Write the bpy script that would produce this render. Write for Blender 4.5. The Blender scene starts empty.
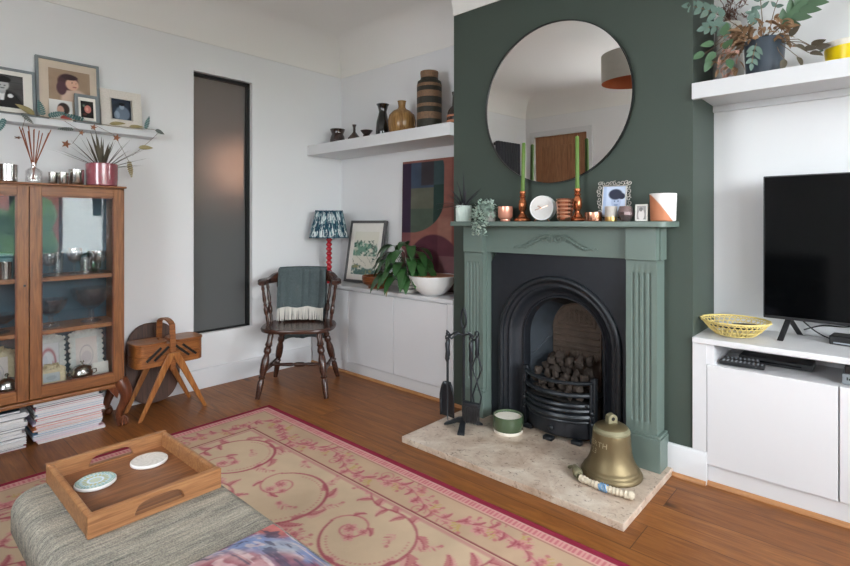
import bpy, bmesh, math, random
import numpy as np
from mathutils import Vector, Matrix, Euler

random.seed(7)
C = bpy.context.scene.collection
PI = math.pi
R = math.radians

# ------------------------------------------------------------------ colour + materials
def lin(c):
    if isinstance(c, str):
        c = [int(c[i:i + 2], 16) / 255 for i in (0, 2, 4)]
    return tuple((x / 12.92 if x <= .04045 else ((x + .055) / 1.055) ** 2.4) for x in c)

def new_mat(name):
    m = bpy.data.materials.new(name)
    m.use_nodes = True
    nt = m.node_tree
    nt.nodes.clear()
    out = nt.nodes.new('ShaderNodeOutputMaterial')
    p = nt.nodes.new('ShaderNodeBsdfPrincipled')
    nt.links.new(p.outputs[0], out.inputs[0])
    return m, nt, p, out

def tex_coord(nt, kind='Object', scale=(1, 1, 1), rot=(0, 0, 0)):
    t = nt.nodes.new('ShaderNodeTexCoord')
    mp = nt.nodes.new('ShaderNodeMapping')
    mp.inputs['Scale'].default_value = scale
    mp.inputs['Rotation'].default_value = rot
    nt.links.new(t.outputs[kind], mp.inputs[0])
    return mp.outputs[0]

def noise(nt, vec, scale, detail=4, rough=.5, dist=0):
    n = nt.nodes.new('ShaderNodeTexNoise')
    n.inputs['Scale'].default_value = scale
    n.inputs['Detail'].default_value = detail
    n.inputs['Roughness'].default_value = rough
    n.inputs['Distortion'].default_value = dist
    nt.links.new(vec, n.inputs['Vector'])
    return n.outputs['Fac']

def ramp(nt, fac, stops):
    r = nt.nodes.new('ShaderNodeValToRGB')
    e = r.color_ramp.elements
    while len(e) < len(stops):
        e.new(.5)
    for el, (p, c) in zip(e, stops):
        el.position = p
        el.color = (*lin(c), 1)
    nt.links.new(fac, r.inputs[0])
    return r.outputs[0]

def mixc(nt, fac, a, b, mode='MIX'):
    m = nt.nodes.new('ShaderNodeMix')
    m.data_type = 'RGBA'
    m.blend_type = mode
    for v, s in ((fac, m.inputs[0]), (a, m.inputs[6]), (b, m.inputs[7])):
        if isinstance(v, (int, float)):
            s.default_value = v
        elif isinstance(v, tuple):
            s.default_value = (*v, 1)
        else:
            nt.links.new(v, s)
    return m.outputs[2]

def bump(nt, p, h, strength=.2, dist=.002):
    b = nt.nodes.new('ShaderNodeBump')
    b.inputs['Strength'].default_value = strength
    b.inputs['Distance'].default_value = dist
    nt.links.new(h, b.inputs['Height'])
    nt.links.new(b.outputs[0], p.inputs['Normal'])

def plain(name, col, rough=.5, metal=0, spec=.5, var=.06, nscale=30, bmp=0, coat=0):
    """a plain surface with a faint uneven tone"""
    m, nt, p, o = new_mat(name)
    vec = tex_coord(nt)
    f = noise(nt, vec, nscale)
    c = lin(col)
    a = tuple(max(0, x * (1 - var)) for x in c)
    b = tuple(min(1, x * (1 + var)) for x in c)
    nt.links.new(mixc(nt, f, a, b), p.inputs['Base Color'])
    p.inputs['Roughness'].default_value = rough
    p.inputs['Metallic'].default_value = metal
    p.inputs['Specular IOR Level'].default_value = spec
    if coat:
        p.inputs['Coat Weight'].default_value = coat
        p.inputs['Coat Roughness'].default_value = .1
    if bmp:
        bump(nt, p, f, bmp)
    return m

def wood(name, dark, mid, light, rough=.4, axis=0, scale=1.0, bmp=.08, spec=.5):
    """grain that runs along one axis"""
    m, nt, p, o = new_mat(name)
    s = [22 * scale] * 3
    s[axis] = 1.6 * scale
    vec = tex_coord(nt, 'Object', s)
    f = noise(nt, vec, 2.2, 7, .6, 1.2)
    s2 = [160 * scale] * 3
    s2[axis] = 5 * scale
    g = noise(nt, tex_coord(nt, 'Object', s2), 1.0, 3, .6)
    col = ramp(nt, f, [(.3, dark), (.5, mid), (.72, light)])
    col = mixc(nt, .22, col, ramp(nt, g, [(.3, dark), (.7, light)]))
    nt.links.new(col, p.inputs['Base Color'])
    p.inputs['Roughness'].default_value = rough
    p.inputs['Specular IOR Level'].default_value = spec
    bump(nt, p, g, bmp, .001)
    return m

def painted_mat(name, rough=.6, spec=.3, bmp=0, bscale=300):
    m, nt, p, o = new_mat(name)
    a = nt.nodes.new('ShaderNodeVertexColor')
    a.layer_name = 'Col'
    nt.links.new(a.outputs[0], p.inputs['Base Color'])
    p.inputs['Roughness'].default_value = rough
    p.inputs['Specular IOR Level'].default_value = spec
    if bmp:
        bump(nt, p, noise(nt, tex_coord(nt), bscale, 2), bmp, .003)
    return m

def clear_glass(name, tint='f4f8f6', base=.05, edge=.5, rough=0.0):
    """thin clear glass: see-through, with a reflection that grows towards grazing angles"""
    m, nt, p, o = new_mat(name)
    nt.nodes.remove(p)
    lw = nt.nodes.new('ShaderNodeLayerWeight')
    pw = nt.nodes.new('ShaderNodeMath')
    pw.operation = 'POWER'
    pw.inputs[1].default_value = 3
    nt.links.new(lw.outputs['Facing'], pw.inputs[0])
    ma = nt.nodes.new('ShaderNodeMath')
    ma.operation = 'MULTIPLY_ADD'
    ma.inputs[1].default_value = edge
    ma.inputs[2].default_value = base
    nt.links.new(pw.outputs[0], ma.inputs[0])
    tr = nt.nodes.new('ShaderNodeBsdfTransparent')
    tr.inputs[0].default_value = (*lin(tint), 1)
    gl = nt.nodes.new('ShaderNodeBsdfGlossy')
    gl.inputs['Roughness'].default_value = rough
    mx = nt.nodes.new('ShaderNodeMixShader')
    nt.links.new(ma.outputs[0], mx.inputs[0])
    nt.links.new(tr.outputs[0], mx.inputs[1])
    nt.links.new(gl.outputs[0], mx.inputs[2])
    nt.links.new(mx.outputs[0], o.inputs[0])
    return m

M = {}
M['wall'] = plain('white_wall_paint', 'e4e4e5', .75, spec=.2, var=.012, nscale=3)
M['ceiling'] = plain('white_ceiling_paint', 'eae8e4', .85, spec=.15, var=.01, nscale=2)
M['green_wall'] = plain('green_wall_paint', '434d46', .6, spec=.3, var=.03, nscale=4)
M['green'] = plain('green_eggshell_paint', '67766f', .42, spec=.4, var=.03, nscale=12)
M['white'] = plain('white_satin_paint', 'd6d6d8', .4, spec=.4, var=.012, nscale=5)
M['white_shelf'] = plain('white_shelf_paint', 'd6d7d9', .45, spec=.35, var=.03, nscale=8)
M['groove'] = plain('shadow_gap', '4a4a4a', .8)
M['black'] = plain('satin_black', '101112', .35, spec=.5)
M['black_frame'] = plain('black_frame_paint', '0c0d0e', .4)
M['iron'] = plain('black_leaded_iron', '24272d', .42, metal=.25, spec=.5, var=.25, nscale=18, bmp=.1)
M['iron_bar'] = plain('black_iron_bars', '23272c', .38, metal=.3, spec=.6, var=.2, nscale=40, bmp=.1)
M['iron_grey'] = plain('grey_blackened_iron', '3a4148', .55, metal=.25, var=.35, nscale=14)
M['soot_and_hole_dark'] = plain('soot_and_hole_dark', '15120f', .9, var=.4)
M['fireback'] = plain('rusty_brown_fireback', '52443a', .7, metal=.15, var=.45, nscale=18, bmp=.5)
M['coal'] = plain('ashy_coal', '423a35', .95, spec=.1, var=.6, nscale=35, bmp=.8)
M['brass'] = plain('aged_brass', '786a4e', .48, metal=.75, var=.25, nscale=9)
M['brass_dull'] = plain('dull_green_brass', '8c876c', .6, metal=.5, var=.3, nscale=25)
M['engraved'] = plain('pale_worn_engraving', 'ada384', .6, metal=.3)
M['rope'] = plain('cream_rope', 'c9bda8', .9, spec=.1, var=.25, nscale=200, bmp=.6)
M['rope_blue'] = plain('blue_rope', '6f95b8', .9, spec=.1, var=.3, nscale=200, bmp=.6)
M['copper'] = plain('polished_copper', 'd9a186', .22, metal=1, var=.1)
M['copper_wood'] = plain('copper_lacquer', 'b9704a', .22, metal=.75, var=.1)
M['pink_glaze'] = plain('pink_copper_glaze', 'dd9b84', .25, metal=.45, var=.08)
M['wax_green'] = plain('green_wax', '5f7b3a', .5, spec=.3, var=.05)
M['silver'] = plain('mercury_silver', 'c4c2be', .22, metal=1, var=.2, nscale=60)
M['silver_paint'] = plain('silver_leaf', 'b9b5ae', .4, metal=.55, var=.3, nscale=120, bmp=.4)
M['gold'] = plain('gold_paint', 'c8a667', .3, metal=.9)
M['concrete'] = plain('grey_concrete', 'b3aca5', .85, var=.12, nscale=50)
M['facet'] = plain('mauve_mirror_glass', 'a08c8c', .15, metal=.85, var=.3, nscale=40)
M['terracotta'] = plain('terracotta', 'c07e5e', .8, var=.08)
M['white_clay'] = plain('rough_white_clay', 'e2dfdc', .85, var=.06, nscale=60, bmp=.3)
M['white_gloss'] = plain('white_glaze', 'e6e5e3', .3)
M['cream'] = plain('cream_wax', 'e8e2d6', .6)
M['pale_green_glaze'] = plain('pale_green_glaze', 'ccd8d0', .3)
M['green_glaze'] = plain('dark_green_glaze', '46573f', .2, coat=.5)
M['brown_glaze'] = plain('dark_brown_glaze', '35241f', .2, var=.4, nscale=25, coat=.6)
M['black_glaze'] = plain('black_glaze', '14110f', .15, coat=.8)
M['red_glaze'] = plain('crackled_red_glaze', '96525a', .22, var=.18, nscale=45, coat=.6)
M['red_lacquer'] = plain('red_lacquer', 'b01f2c', .25, coat=.6)
M['blue_glaze'] = plain('slate_blue_glaze', '3c4752', .35, coat=.2)
M['grey_pot'] = plain('rough_grey_pot', 'b3afaa', .85, var=.1, nscale=50)
M['yellow'] = plain('yellow_glaze', 'f0d000', .3)
M['rattan'] = plain('yellow_cane', 'd8c27a', .5, var=.1)
M['plastic'] = plain('black_plastic', '17181b', .35)
M['button'] = plain('grey_buttons', '8d9298', .5)
M['screen'] = plain('dark_screen_glass', '050607', .08, spec=.16, var=.02)
M['grey_frame'] = plain('grey_painted_frame', '7c8387', .5, var=.06)
M['dark_grey_frame'] = plain('dark_grey_frame', '5b5a5a', .5)
M['mount'] = plain('off_white_mount', 'e4e0d8', .85, spec=.1)
M['beige_mount'] = plain('beige_mount', 'cfbfae', .85, spec=.1)
M['mosaic'] = plain('white_mosaic_frame', 'd6cfc6', .6, var=.22, nscale=130, bmp=.8)
M['ornate'] = plain('distressed_white_plaster', 'cfd3d0', .7, var=.18, nscale=60, bmp=.5)
M['ornate_gold'] = plain('pale_gilt_plaster', 'cbbd9c', .55, metal=.2, var=.25, nscale=90, bmp=.6)
M['teal_back'] = plain('teal_back_panel', '3d5c6c', .6, var=.08)
M['teal_box'] = plain('teal_box', '3f6f72', .5)
M['leaf_dark'] = plain('dark_green_leaf', '2d5029', .32, var=.35, nscale=14)
M['leaf_mid'] = plain('fresh_green_leaf', '49684a', .5, var=.2, nscale=20)
M['leaf_sage'] = plain('sage_green_leaf', '587065', .6, var=.15)
M['leaf_pale'] = plain('pale_grey_green_leaf', 'bccdc2', .6, var=.15)
M['leaf_teal'] = plain('teal_fern', '4c7271', .6, var=.2)
M['leaf_gold'] = plain('antique_gold_leaf', '8e8158', .45, metal=.3, var=.25)
M['leaf_grey'] = plain('grey_leaf', '5b605c', .6, var=.2)
M['leaf_olive'] = plain('olive_red_blade', '51493a', .5, var=.4, nscale=12)
M['leaf_purple'] = plain('dark_purple_blade', '37343a', .5, var=.4, nscale=12)
M['dry_brown'] = plain('dried_brown_leaf', '9a7a5c', .8, var=.3, nscale=20)
M['dry_pink'] = plain('pinkish_dried_leaf', 'c3998a', .8, var=.25, nscale=20)
M['dry_dark'] = plain('dark_dried_seedhead', '6b4a3f', .85, var=.35)
M['stem'] = plain('brown_stem', '6d5a45', .7)
M['star'] = plain('bronze_star', '8f5a3c', .45, metal=.4)
M['reed'] = plain('brown_reed', '8a4a2c', .7)
M['soil'] = plain('dark_soil', '2b211b', .95)
M['page'] = plain('white_page_edges', 'd9d8d8', .8, spec=.1, var=.12, nscale=250)
M['shade_out'] = plain('off_white_linen_shade', 'c9c6be', .9)
M['shade_in'] = plain('copper_shade_lining', 'a5532c', .5, metal=.2)
M['radiator'] = plain('anthracite_radiator', '2c3038', .45)
M['fringe'] = plain('cream_wool_fringe', 'cfcac2', .95, spec=.1)
M['cable'] = plain('black_cable', '121212', .6)
M['steel'] = plain('brushed_steel', '9a9a98', .35, metal=1)
M['hall_low'] = plain('hall_reflection_tone', '5f7079', .8)
M['hall'] = plain('hall_wall', 'b3a69e', .8)
M['brick_house'] = plain('red_brick', '8c4a3d', .9, var=.2, nscale=4)
M['render_house'] = plain('white_render', 'dcdcd8', .9)
M['hedge'] = plain('hedge_green', '4f6a3a', .9, var=.4, nscale=5)
M['tarmac'] = plain('grey_paving', '8a8a88', .9)
M['sofa'] = plain('brown_sofa_fabric', '3c302a', .95, spec=.1, var=.15, nscale=60)
M['clear'] = clear_glass('clear_pane_glass', 'fbfcfc', .038, .4)
M['crystal'] = clear_glass('crystal_glass', 'ffffff', .13, .6, .03)
M['mirror'] = plain('mirror_silvering', 'efeeec', .0, metal=1, var=0)
M['oak_cab'] = wood('cabinet_oak', '58311a', '83502b', 'a06a3b', .38, axis=2, scale=1.2)
M['oak_cab_h'] = wood('cabinet_oak_rail', '58311a', '83502b', 'a06a3b', .38, axis=1, scale=1.2)
M['mahogany'] = wood('red_brown_leg_wood', '3e2016', '63341f', '8a5234', .3, axis=2)
M['chair_wood'] = wood('dark_stained_chair_wood', '24140f', '3b231b', '5a3a2d', .25, axis=0, scale=1.5)
M['sew_wood'] = wood('golden_sewing_box_wood', '63371b', '8c5228', 'a86f3c', .35, axis=1, scale=1.3)
M['sew_leg'] = wood('golden_leg_wood', '74411e', '9c602e', 'b87e46', .35, axis=2, scale=1.3)
M['board_wood'] = wood('dark_brown_board', '2e1d16', '4b3227', '644538', .45, axis=2)
M['tray_wood'] = wood('acacia_tray_wood', '4f2e1a', '7a4c2e', '986741', .42, axis=1, scale=1.3)
M['tray_side'] = wood('acacia_tray_side', '6f4427', '976640', 'b28458', .42, axis=1, scale=1.3)
M['bowl_wood'] = wood('brown_bowl_wood', '4e2412', '7c4322', '9b6038', .3, axis=0)
M['bowl_light'] = wood('warm_bowl_wood', '9c5c35', 'b8764a', 'd09468', .35, axis=0)
M['door_oak'] = wood('oak_door', '80553a', 'a06f4c', 'b88860', .5, axis=2)
M['bead_oak'] = wood('oak_beading', '8c5c38', 'a97548', 'bd8a5c', .4, axis=0)
M['paint'] = painted_mat('printed_surface')
M['paint_gloss'] = painted_mat('printed_gloss', .25, .5)
M['paint_cloth'] = painted_mat('printed_cloth', .9, .1, .25, 260)
M['rug'] = painted_mat('woven_rug', .95, .05, .5, 380)

# oak floor: long planks along x
def floor_mat():
    m, nt, p, o = new_mat('oak_plank_floor')
    vec = tex_coord(nt)
    b = nt.nodes.new('ShaderNodeTexBrick')
    b.offset = .37
    b.inputs['Scale'].default_value = 1
    b.inputs['Brick Width'].default_value = 1.9
    b.inputs['Row Height'].default_value = .19
    b.inputs['Mortar Size'].default_value = .0016
    b.inputs['Mortar Smooth'].default_value = .1
    b.inputs['Bias'].default_value = 0
    b.inputs['Color1'].default_value = (0, 0, 0, 1)
    b.inputs['Color2'].default_value = (1, 1, 1, 1)
    b.inputs['Mortar'].default_value = (.5, .5, .5, 1)
    nt.links.new(vec, b.inputs['Vector'])
    # shift the grain from plank to plank
    add = nt.nodes.new('ShaderNodeVectorMath')
    add.operation = 'MULTIPLY_ADD'
    nt.links.new(b.outputs['Color'], add.inputs[0])
    add.inputs[1].default_value = (3.1, 1.7, 5.3)
    nt.links.new(vec, add.inputs[2])
    mp = nt.nodes.new('ShaderNodeMapping')
    mp.inputs['Scale'].default_value = (1.3, 13, 1)
    nt.links.new(add.outputs[0], mp.inputs[0])
    f = noise(nt, mp.outputs[0], 2.0, 6, .6, 1.6)
    mp2 = nt.nodes.new('ShaderNodeMapping')
    mp2.inputs['Scale'].default_value = (5, 150, 1)
    nt.links.new(add.outputs[0], mp2.inputs[0])
    g = noise(nt, mp2.outputs[0], 1.0, 3, .6)
    col = ramp(nt, f, [(.25, '643a1e'), (.5, '8c5628'), (.75, 'aa703a')])
    col = mixc(nt, .25, col, ramp(nt, g, [(.3, '5c3820'), (.7, 'a57446')]))
    tone = ramp(nt, b.outputs['Color'], [(0, 'e0d6d0'), (1, 'fffaf2')])
    col = mixc(nt, 1.0, col, tone, 'MULTIPLY')
    # a few knots
    v = nt.nodes.new('ShaderNodeTexVoronoi')
    v.inputs['Scale'].default_value = 1.0
    mp3 = nt.nodes.new('ShaderNodeMapping')
    mp3.inputs['Scale'].default_value = (1.5, 4.2, 1)
    nt.links.new(add.outputs[0], mp3.inputs[0])
    nt.links.new(mp3.outputs[0], v.inputs['Vector'])
    k = ramp(nt, v.outputs['Distance'], [(.05, 'ffffff'), (.12, '000000')])
    col = mixc(nt, k, col, lin('4a2a17'))
    col = mixc(nt, b.outputs['Fac'], col, lin('4c2d1a'))
    nt.links.new(col, p.inputs['Base Color'])
    p.inputs['Roughness'].default_value = .42
    p.inputs['Specular IOR Level'].default_value = .35
    bump(nt, p, g, .06, .001)
    return m
M['floor'] = floor_mat()

def hearth_mat():
    m, nt, p, o = new_mat('beige_fossil_limestone')
    vec = tex_coord(nt)
    f = noise(nt, vec, 7, 8, .7, .5)
    col = ramp(nt, f, [(.3, 'a8917d'), (.46, 'c2ae9c'), (.58, 'd0c1b0'), (.72, 'dfd4c6')])
    sp = noise(nt, vec, 42, 5, .7, .8)
    col = mixc(nt, ramp(nt, sp, [(.56, '000000'), (.68, 'ffffff')]), col, lin('7d6656'))
    nt.links.new(col, p.inputs['Base Color'])
    p.inputs['Roughness'].default_value = .3
    return m
M['hearth'] = hearth_mat()

def weave_mat():
    m, nt, p, o = new_mat('grey_green_woven_fabric')
    v1 = tex_coord(nt, 'Object', (230, 12, 60))
    n1 = noise(nt, v1, 1, 4, .7)
    v2 = tex_coord(nt, 'Object', (260, 260, 260))
    n2 = noise(nt, v2, 1, 3, .7)
    v3 = tex_coord(nt, 'Object', (42, 5, 20))
    n3 = noise(nt, v3, 1, 4, .7)
    col = ramp(nt, n1, [(.34, '3c3a36'), (.45, '77736a'), (.56, '9c968a'), (.68, 'cbc1b0')])
    col2 = ramp(nt, n2, [(.35, '474540'), (.5, '918b80'), (.65, 'c9bfaf')])
    col = mixc(nt, .5, col, col2)
    col3 = ramp(nt, n3, [(.38, '4e5454'), (.5, '948e83'), (.62, 'b7ac9a')])
    col = mixc(nt, .3, col, col3)
    nt.links.new(col, p.inputs['Base Color'])
    p.inputs['Roughness'].default_value = .95
    p.inputs['Specular IOR Level'].default_value = .1
    bump(nt, p, n2, .8, .004)
    return m
M['weave'] = weave_mat()

def throw_mat():
    m, nt, p, o = new_mat('grey_teal_wool')
    n = noise(nt, tex_coord(nt, 'Object', (320, 320, 320)), 1, 3, .7)
    nt.links.new(ramp(nt, n, [(.35, '2f3839'), (.5, '4d585a'), (.68, '7b8384')]), p.inputs['Base Color'])
    p.inputs['Roughness'].default_value = .95
    p.inputs['Specular IOR Level'].default_value = .1
    bump(nt, p, n, .5, .003)
    return m
M['throw'] = throw_mat()

def frosted():
    m, nt, p, o = new_mat('frosted_grey_glass')
    n = noise(nt, tex_coord(nt), 2)
    nt.links.new(mixc(nt, n, lin('8f9292'), lin('969898')), p.inputs['Base Color'])
    p.inputs['Transmission Weight'].default_value = .68
    p.inputs['Roughness'].default_value = .38
    p.inputs['IOR'].default_value = 1.45
    return m
M['frosted'] = frosted()

def banded_mat():
    m, nt, p, o = new_mat('banded_lava_glaze')
    t = nt.nodes.new('ShaderNodeTexCoord')
    sep = nt.nodes.new('ShaderNodeSeparateXYZ')
    nt.links.new(t.outputs['Object'], sep.inputs[0])
    mth = nt.nodes.new('ShaderNodeMath')
    mth.operation = 'MULTIPLY'
    mth.inputs[1].default_value = 1 / .43
    nt.links.new(sep.outputs[2], mth.inputs[0])
    r = nt.nodes.new('ShaderNodeValToRGB')
    r.color_ramp.interpolation = 'CONSTANT'
    e = r.color_ramp.elements
    st = [(0, 'd'), (.186, 'l'), (.30, 'd'), (.39, 'l'), (.445, 'd'), (.554, 'l'), (.654, 'd'), (.727, 'l'), (.779, 'd'), (.885, 'l')]
    while len(e) < len(st):
        e.new(.5)
    for el, (pp, c) in zip(e, st):
        el.position = pp
        el.color = (*lin('2c2c22' if c == 'd' else '8a6f57'), 1)
    nt.links.new(mth.outputs[0], r.inputs[0])
    n = noise(nt, tex_coord(nt), 90, 4, .7)
    col = mixc(nt, .5, r.outputs[0], ramp(nt, n, [(.35, '3b3129'), (.65, 'b79c7e')]), 'OVERLAY')
    nt.links.new(col, p.inputs['Base Color'])
    p.inputs['Roughness'].default_value = .6
    bump(nt, p, n, .8, .004)
    return m
M['banded'] = banded_mat()

def streak_mat():
    m, nt, p, o = new_mat('ochre_streaked_glaze')
    n = noise(nt, tex_coord(nt, 'Object', (60, 60, 3)), 1, 4, .6)
    nt.links.new(ramp(nt, n, [(.3, '6d4a28'), (.5, '8f6a3d'), (.7, 'a8824f')]), p.inputs['Base Color'])
    p.inputs['Roughness'].default_value = .25
    return m
M['streak'] = streak_mat()

# ------------------------------------------------------------------ mesh builder
def basis(d):
    d = Vector(d).normalized()
    up = Vector((0, 0, 1)) if abs(d.z) < .95 else Vector((1, 0, 0))
    a = d.cross(up).normalized()
    b = a.cross(d).normalized()
    return a, b, d

WORLD_ROOT = {}

class MB:
    def __init__(s):
        s.v, s.f, s.m = [], [], []

    def add(s, vs, fs, mi=0):
        n = len(s.v)
        s.v += [tuple(p) for p in vs]
        s.f += [tuple(i + n for i in f) for f in fs]
        s.m += [mi] * len(fs)
        return s

    def box(s, x0, y0, z0, x1, y1, z1, mi=0):
        vs = [(x, y, z) for x in (x0, x1) for y in (y0, y1) for z in (z0, z1)]
        return s.add(vs, [(0, 1, 3, 2), (4, 6, 7, 5), (0, 4, 5, 1), (2, 3, 7, 6), (0, 2, 6, 4), (1, 5, 7, 3)], mi)

    def obox(s, c, size, rot=(0, 0, 0), mi=0):
        m = Euler(rot).to_matrix() if not isinstance(rot, Matrix) else rot
        vs = [Vector(c) + m @ Vector((x * size[0] / 2, y * size[1] / 2, z * size[2] / 2)) for x in (-1, 1) for y in (-1, 1) for z in (-1, 1)]
        return s.add(vs, [(0, 1, 3, 2), (4, 6, 7, 5), (0, 4, 5, 1), (2, 3, 7, 6), (0, 2, 6, 4), (1, 5, 7, 3)], mi)

    def prism(s, pts, d0, d1, fn, mi=0):
        """polygon pts (a,b) extruded d0..d1; fn(a,b,d) -> xyz"""
        n = len(pts)
        vs = [fn(a, b, d0) for a, b in pts] + [fn(a, b, d1) for a, b in pts]
        fs = [tuple(range(n))[::-1], tuple(range(n, 2 * n))] + [(i, (i + 1) % n, n + (i + 1) % n, n + i) for i in range(n)]
        return s.add(vs, fs, mi)

    def strip(s, rings, closed=True, mi=0, cap=False):
        """list of rings of equal length joined by quads"""
        n = len(rings[0])
        vs = [p for r in rings for p in r]
        fs = []
        k = n if closed else n - 1
        for i in range(len(rings) - 1):
            for j in range(k):
                a, b = i * n + j, i * n + (j + 1) % n
                fs.append((a, b, b + n, a + n))
        if cap:
            fs.append(tuple(range(n))[::-1])
            fs.append(tuple(range((len(rings) - 1) * n, len(rings) * n)))
        return s.add(vs, fs, mi)

    def tube(s, path, r, n=8, closed=False, cap=True, mi=0, flat=1.0, up=None):
        path = [Vector(p) for p in path]
        rs = r if isinstance(r, (list, tuple)) else [r] * len(path)
        rings = []
        pa = None
        for i, p in enumerate(path):
            q0 = path[i - 1] if (i > 0 or closed) else p
            q1 = path[(i + 1) % len(path)] if (i < len(path) - 1 or closed) else p
            d = q1 - q0
            if d.length < 1e-9:
                d = Vector((0, 0, 1))
            d.normalize()
            if up is not None:
                a = d.cross(Vector(up)).normalized()
            elif pa is None:
                a = basis(d)[0]
            else:
                a = (pa - d * pa.dot(d))
                a = a.normalized() if a.length > 1e-6 else basis(d)[0]
            pa = a
            b = d.cross(a)
            rings.append([p + (a * math.cos(t) + b * math.sin(t) * flat) * rs[i] for t in [2 * PI * j / n for j in range(n)]])
        if closed:
            rings.append(rings[0])
        return s.strip(rings, True, mi, cap and not closed)

    def turned(s, p0, p1, prof, n=12, mi=0, cap=True):
        """prof [(radius, t along p0->p1)]"""
        p0, p1 = Vector(p0), Vector(p1)
        a, b, d = basis(p1 - p0)
        rings = []
        for r, t in prof:
            c = p0 + (p1 - p0) * t
            rings.append([c + (a * math.cos(q) + b * math.sin(q)) * max(r, 1e-4) for q in [2 * PI * j / n for j in range(n)]])
        return s.strip(rings, True, mi, cap)

    def lathe(s, prof, n=32, c=(0, 0, 0), mi=0, cap=True):
        c = Vector(c)
        rings = [[c + Vector((max(r, 1e-4) * math.cos(q), max(r, 1e-4) * math.sin(q), z)) for q in [2 * PI * j / n for j in range(n)]] for r, z in prof]
        return s.strip(rings, True, mi, cap)

    def ball(s, c, r, n=12, mi=0, sq=(1, 1, 1)):
        rings = []
        k = max(4, n // 2)
        for i in range(k + 1):
            t = PI * i / k
            rr = max(math.sin(t), .002)
            rings.append([(c[0] + r * sq[0] * rr * math.cos(q), c[1] + r * sq[1] * rr * math.sin(q), c[2] - r * sq[2] * math.cos(t)) for q in [2 * PI * j / n for j in range(n)]])
        return s.strip(rings, True, mi, True)

    def hull(s, pts, mi=0):
        bm = bmesh.new()
        for p in pts:
            bm.verts.new(p)
        bmesh.ops.convex_hull(bm, input=bm.verts)
        loose = [v for v in bm.verts if not v.link_faces]
        bmesh.ops.delete(bm, geom=loose, context='VERTS')
        bm.verts.index_update()
        s.add([v.co[:] for v in bm.verts], [[v.index for v in f.verts] for f in bm.faces], mi)
        bm.free()
        return s

    def leaf(s, base, d, length, width, droop=.4, mi=0, seg=6, fold=.25, twist=0, shape=1.0, face=None):
        """a curved leaf blade with a folded midrib"""
        d = Vector(d).normalized()
        a, b, _ = basis(d)
        if face is not None:
            sd = d.cross(Vector(face))
            if sd.length > .1:
                a = sd.normalized()
        if twist:
            q = Matrix.Rotation(twist, 3, d)
            a = q @ a
        p = Vector(base)
        rows = []
        step = length / seg
        cur = d.copy()
        for i in range(seg + 1):
            t = i / seg
            w = width * .5 * (math.sin(PI * min(1, t ** (.75 * shape) * .97 + .03)) ** .8 if 0 < t < 1 else .04)
            side = a
            nrm = side.cross(cur).normalized()
            rows.append([p - side * w + nrm * fold * w, p.copy(), p + side * w + nrm * fold * w])
            cur = (cur + Vector((0, 0, -droop / seg))).normalized()
            p = p + cur * step
        return s.strip(rows, False, mi)

    def build(s, name, mats, parent=None, smooth=True, bevel=0, ang=40, seg=2, recalc=True, world=None):
        if not isinstance(mats, (list, tuple)):
            mats = [mats]
        off = Vector((0, 0, 0))
        if parent is not None:
            off = WORLD_ROOT.get(parent.name, off)
        me = bpy.data.meshes.new(name)
        me.from_pydata([tuple(Vector(p) - off) for p in s.v], [], s.f)
        for mt in mats:
            me.materials.append(M[mt] if isinstance(mt, str) else mt)
        if len(mats) > 1:
            me.polygons.foreach_set('material_index', s.m)
        if recalc:
            bm = bmesh.new()
            bm.from_mesh(me)
            bmesh.ops.recalc_face_normals(bm, faces=bm.faces)
            bm.to_mesh(me)
            bm.free()
        if smooth:
            me.polygons.foreach_set('use_smooth', [True] * len(me.polygons))
            me.set_sharp_from_angle(angle=R(ang))
        me.update()
        o = bpy.data.objects.new(name, me)
        C.objects.link(o)
        if parent is not None:
            o.parent = parent
            if parent.name in WORLD_ROOT:
                WORLD_ROOT[o.name] = WORLD_ROOT[parent.name]
        if bevel:
            b = o.modifiers.new('bevel', 'BEVEL')
            b.width = bevel
            b.segments = seg
            b.limit_method = 'ANGLE'
            b.angle_limit = R(35)
            b.harden_normals = False
        return o

def tag(o, label, cat, group=None):
    o['label'] = label
    o['category'] = cat
    if group:
        o['group'] = group
    return o

def struct(o):
    o['kind'] = 'structure'
    return o

def thing(name, label, cat, loc=(0, 0, 0), rz=0, group=None, world=False, rot=None):
    o = bpy.data.objects.new(name, None)
    C.objects.link(o)
    o.empty_display_size = .05
    o.location = loc
    o.rotation_euler = rot if rot else (0, 0, rz)
    if world:
        WORLD_ROOT[o.name] = Vector(loc)
    return tag(o, label, cat, group)

def dup(root, loc, rz=None, label=None, group=None):
    r = root.copy()
    C.objects.link(r)
    r.location = loc
    if rz is not None:
        r.rotation_euler = (0, 0, rz)
    if label:
        r['label'] = label
    if group:
        r['group'] = group
    def rec(src, dst):
        for ch in list(src.children):
            c = ch.copy()
            C.objects.link(c)
            c.parent = dst
            rec(ch, c)
    rec(root, r)
    return r

# numpy value noise for printed patterns
def vnoise(u, v, seed=0):
    rng = np.random.RandomState(seed)
    g = rng.rand(64, 64)
    iu, iv = np.floor(u).astype(int), np.floor(v).astype(int)
    fu, fv = u - iu, v - iv
    fu, fv = fu * fu * (3 - 2 * fu), fv * fv * (3 - 2 * fv)
    a, b = g[iv % 64, iu % 64], g[iv % 64, (iu + 1) % 64]
    c, d = g[(iv + 1) % 64, iu % 64], g[(iv + 1) % 64, (iu + 1) % 64]
    return (a * (1 - fu) + b * fu) * (1 - fv) + (c * (1 - fu) + d * fu) * fv

def fbm(u, v, seed=0, o=4):
    t, s, k = 0, .5, 1
    for i in range(o):
        t = t + s * vnoise(u * k, v * k, seed + i)
        s *= .5
        k *= 2
    return t

def rgb(h):
    return np.array([int(h[i:i + 2], 16) / 255 for i in (0, 2, 4)])

def fill(U, h):
    return np.ones(U.shape + (3,)) * rgb(h)

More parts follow.
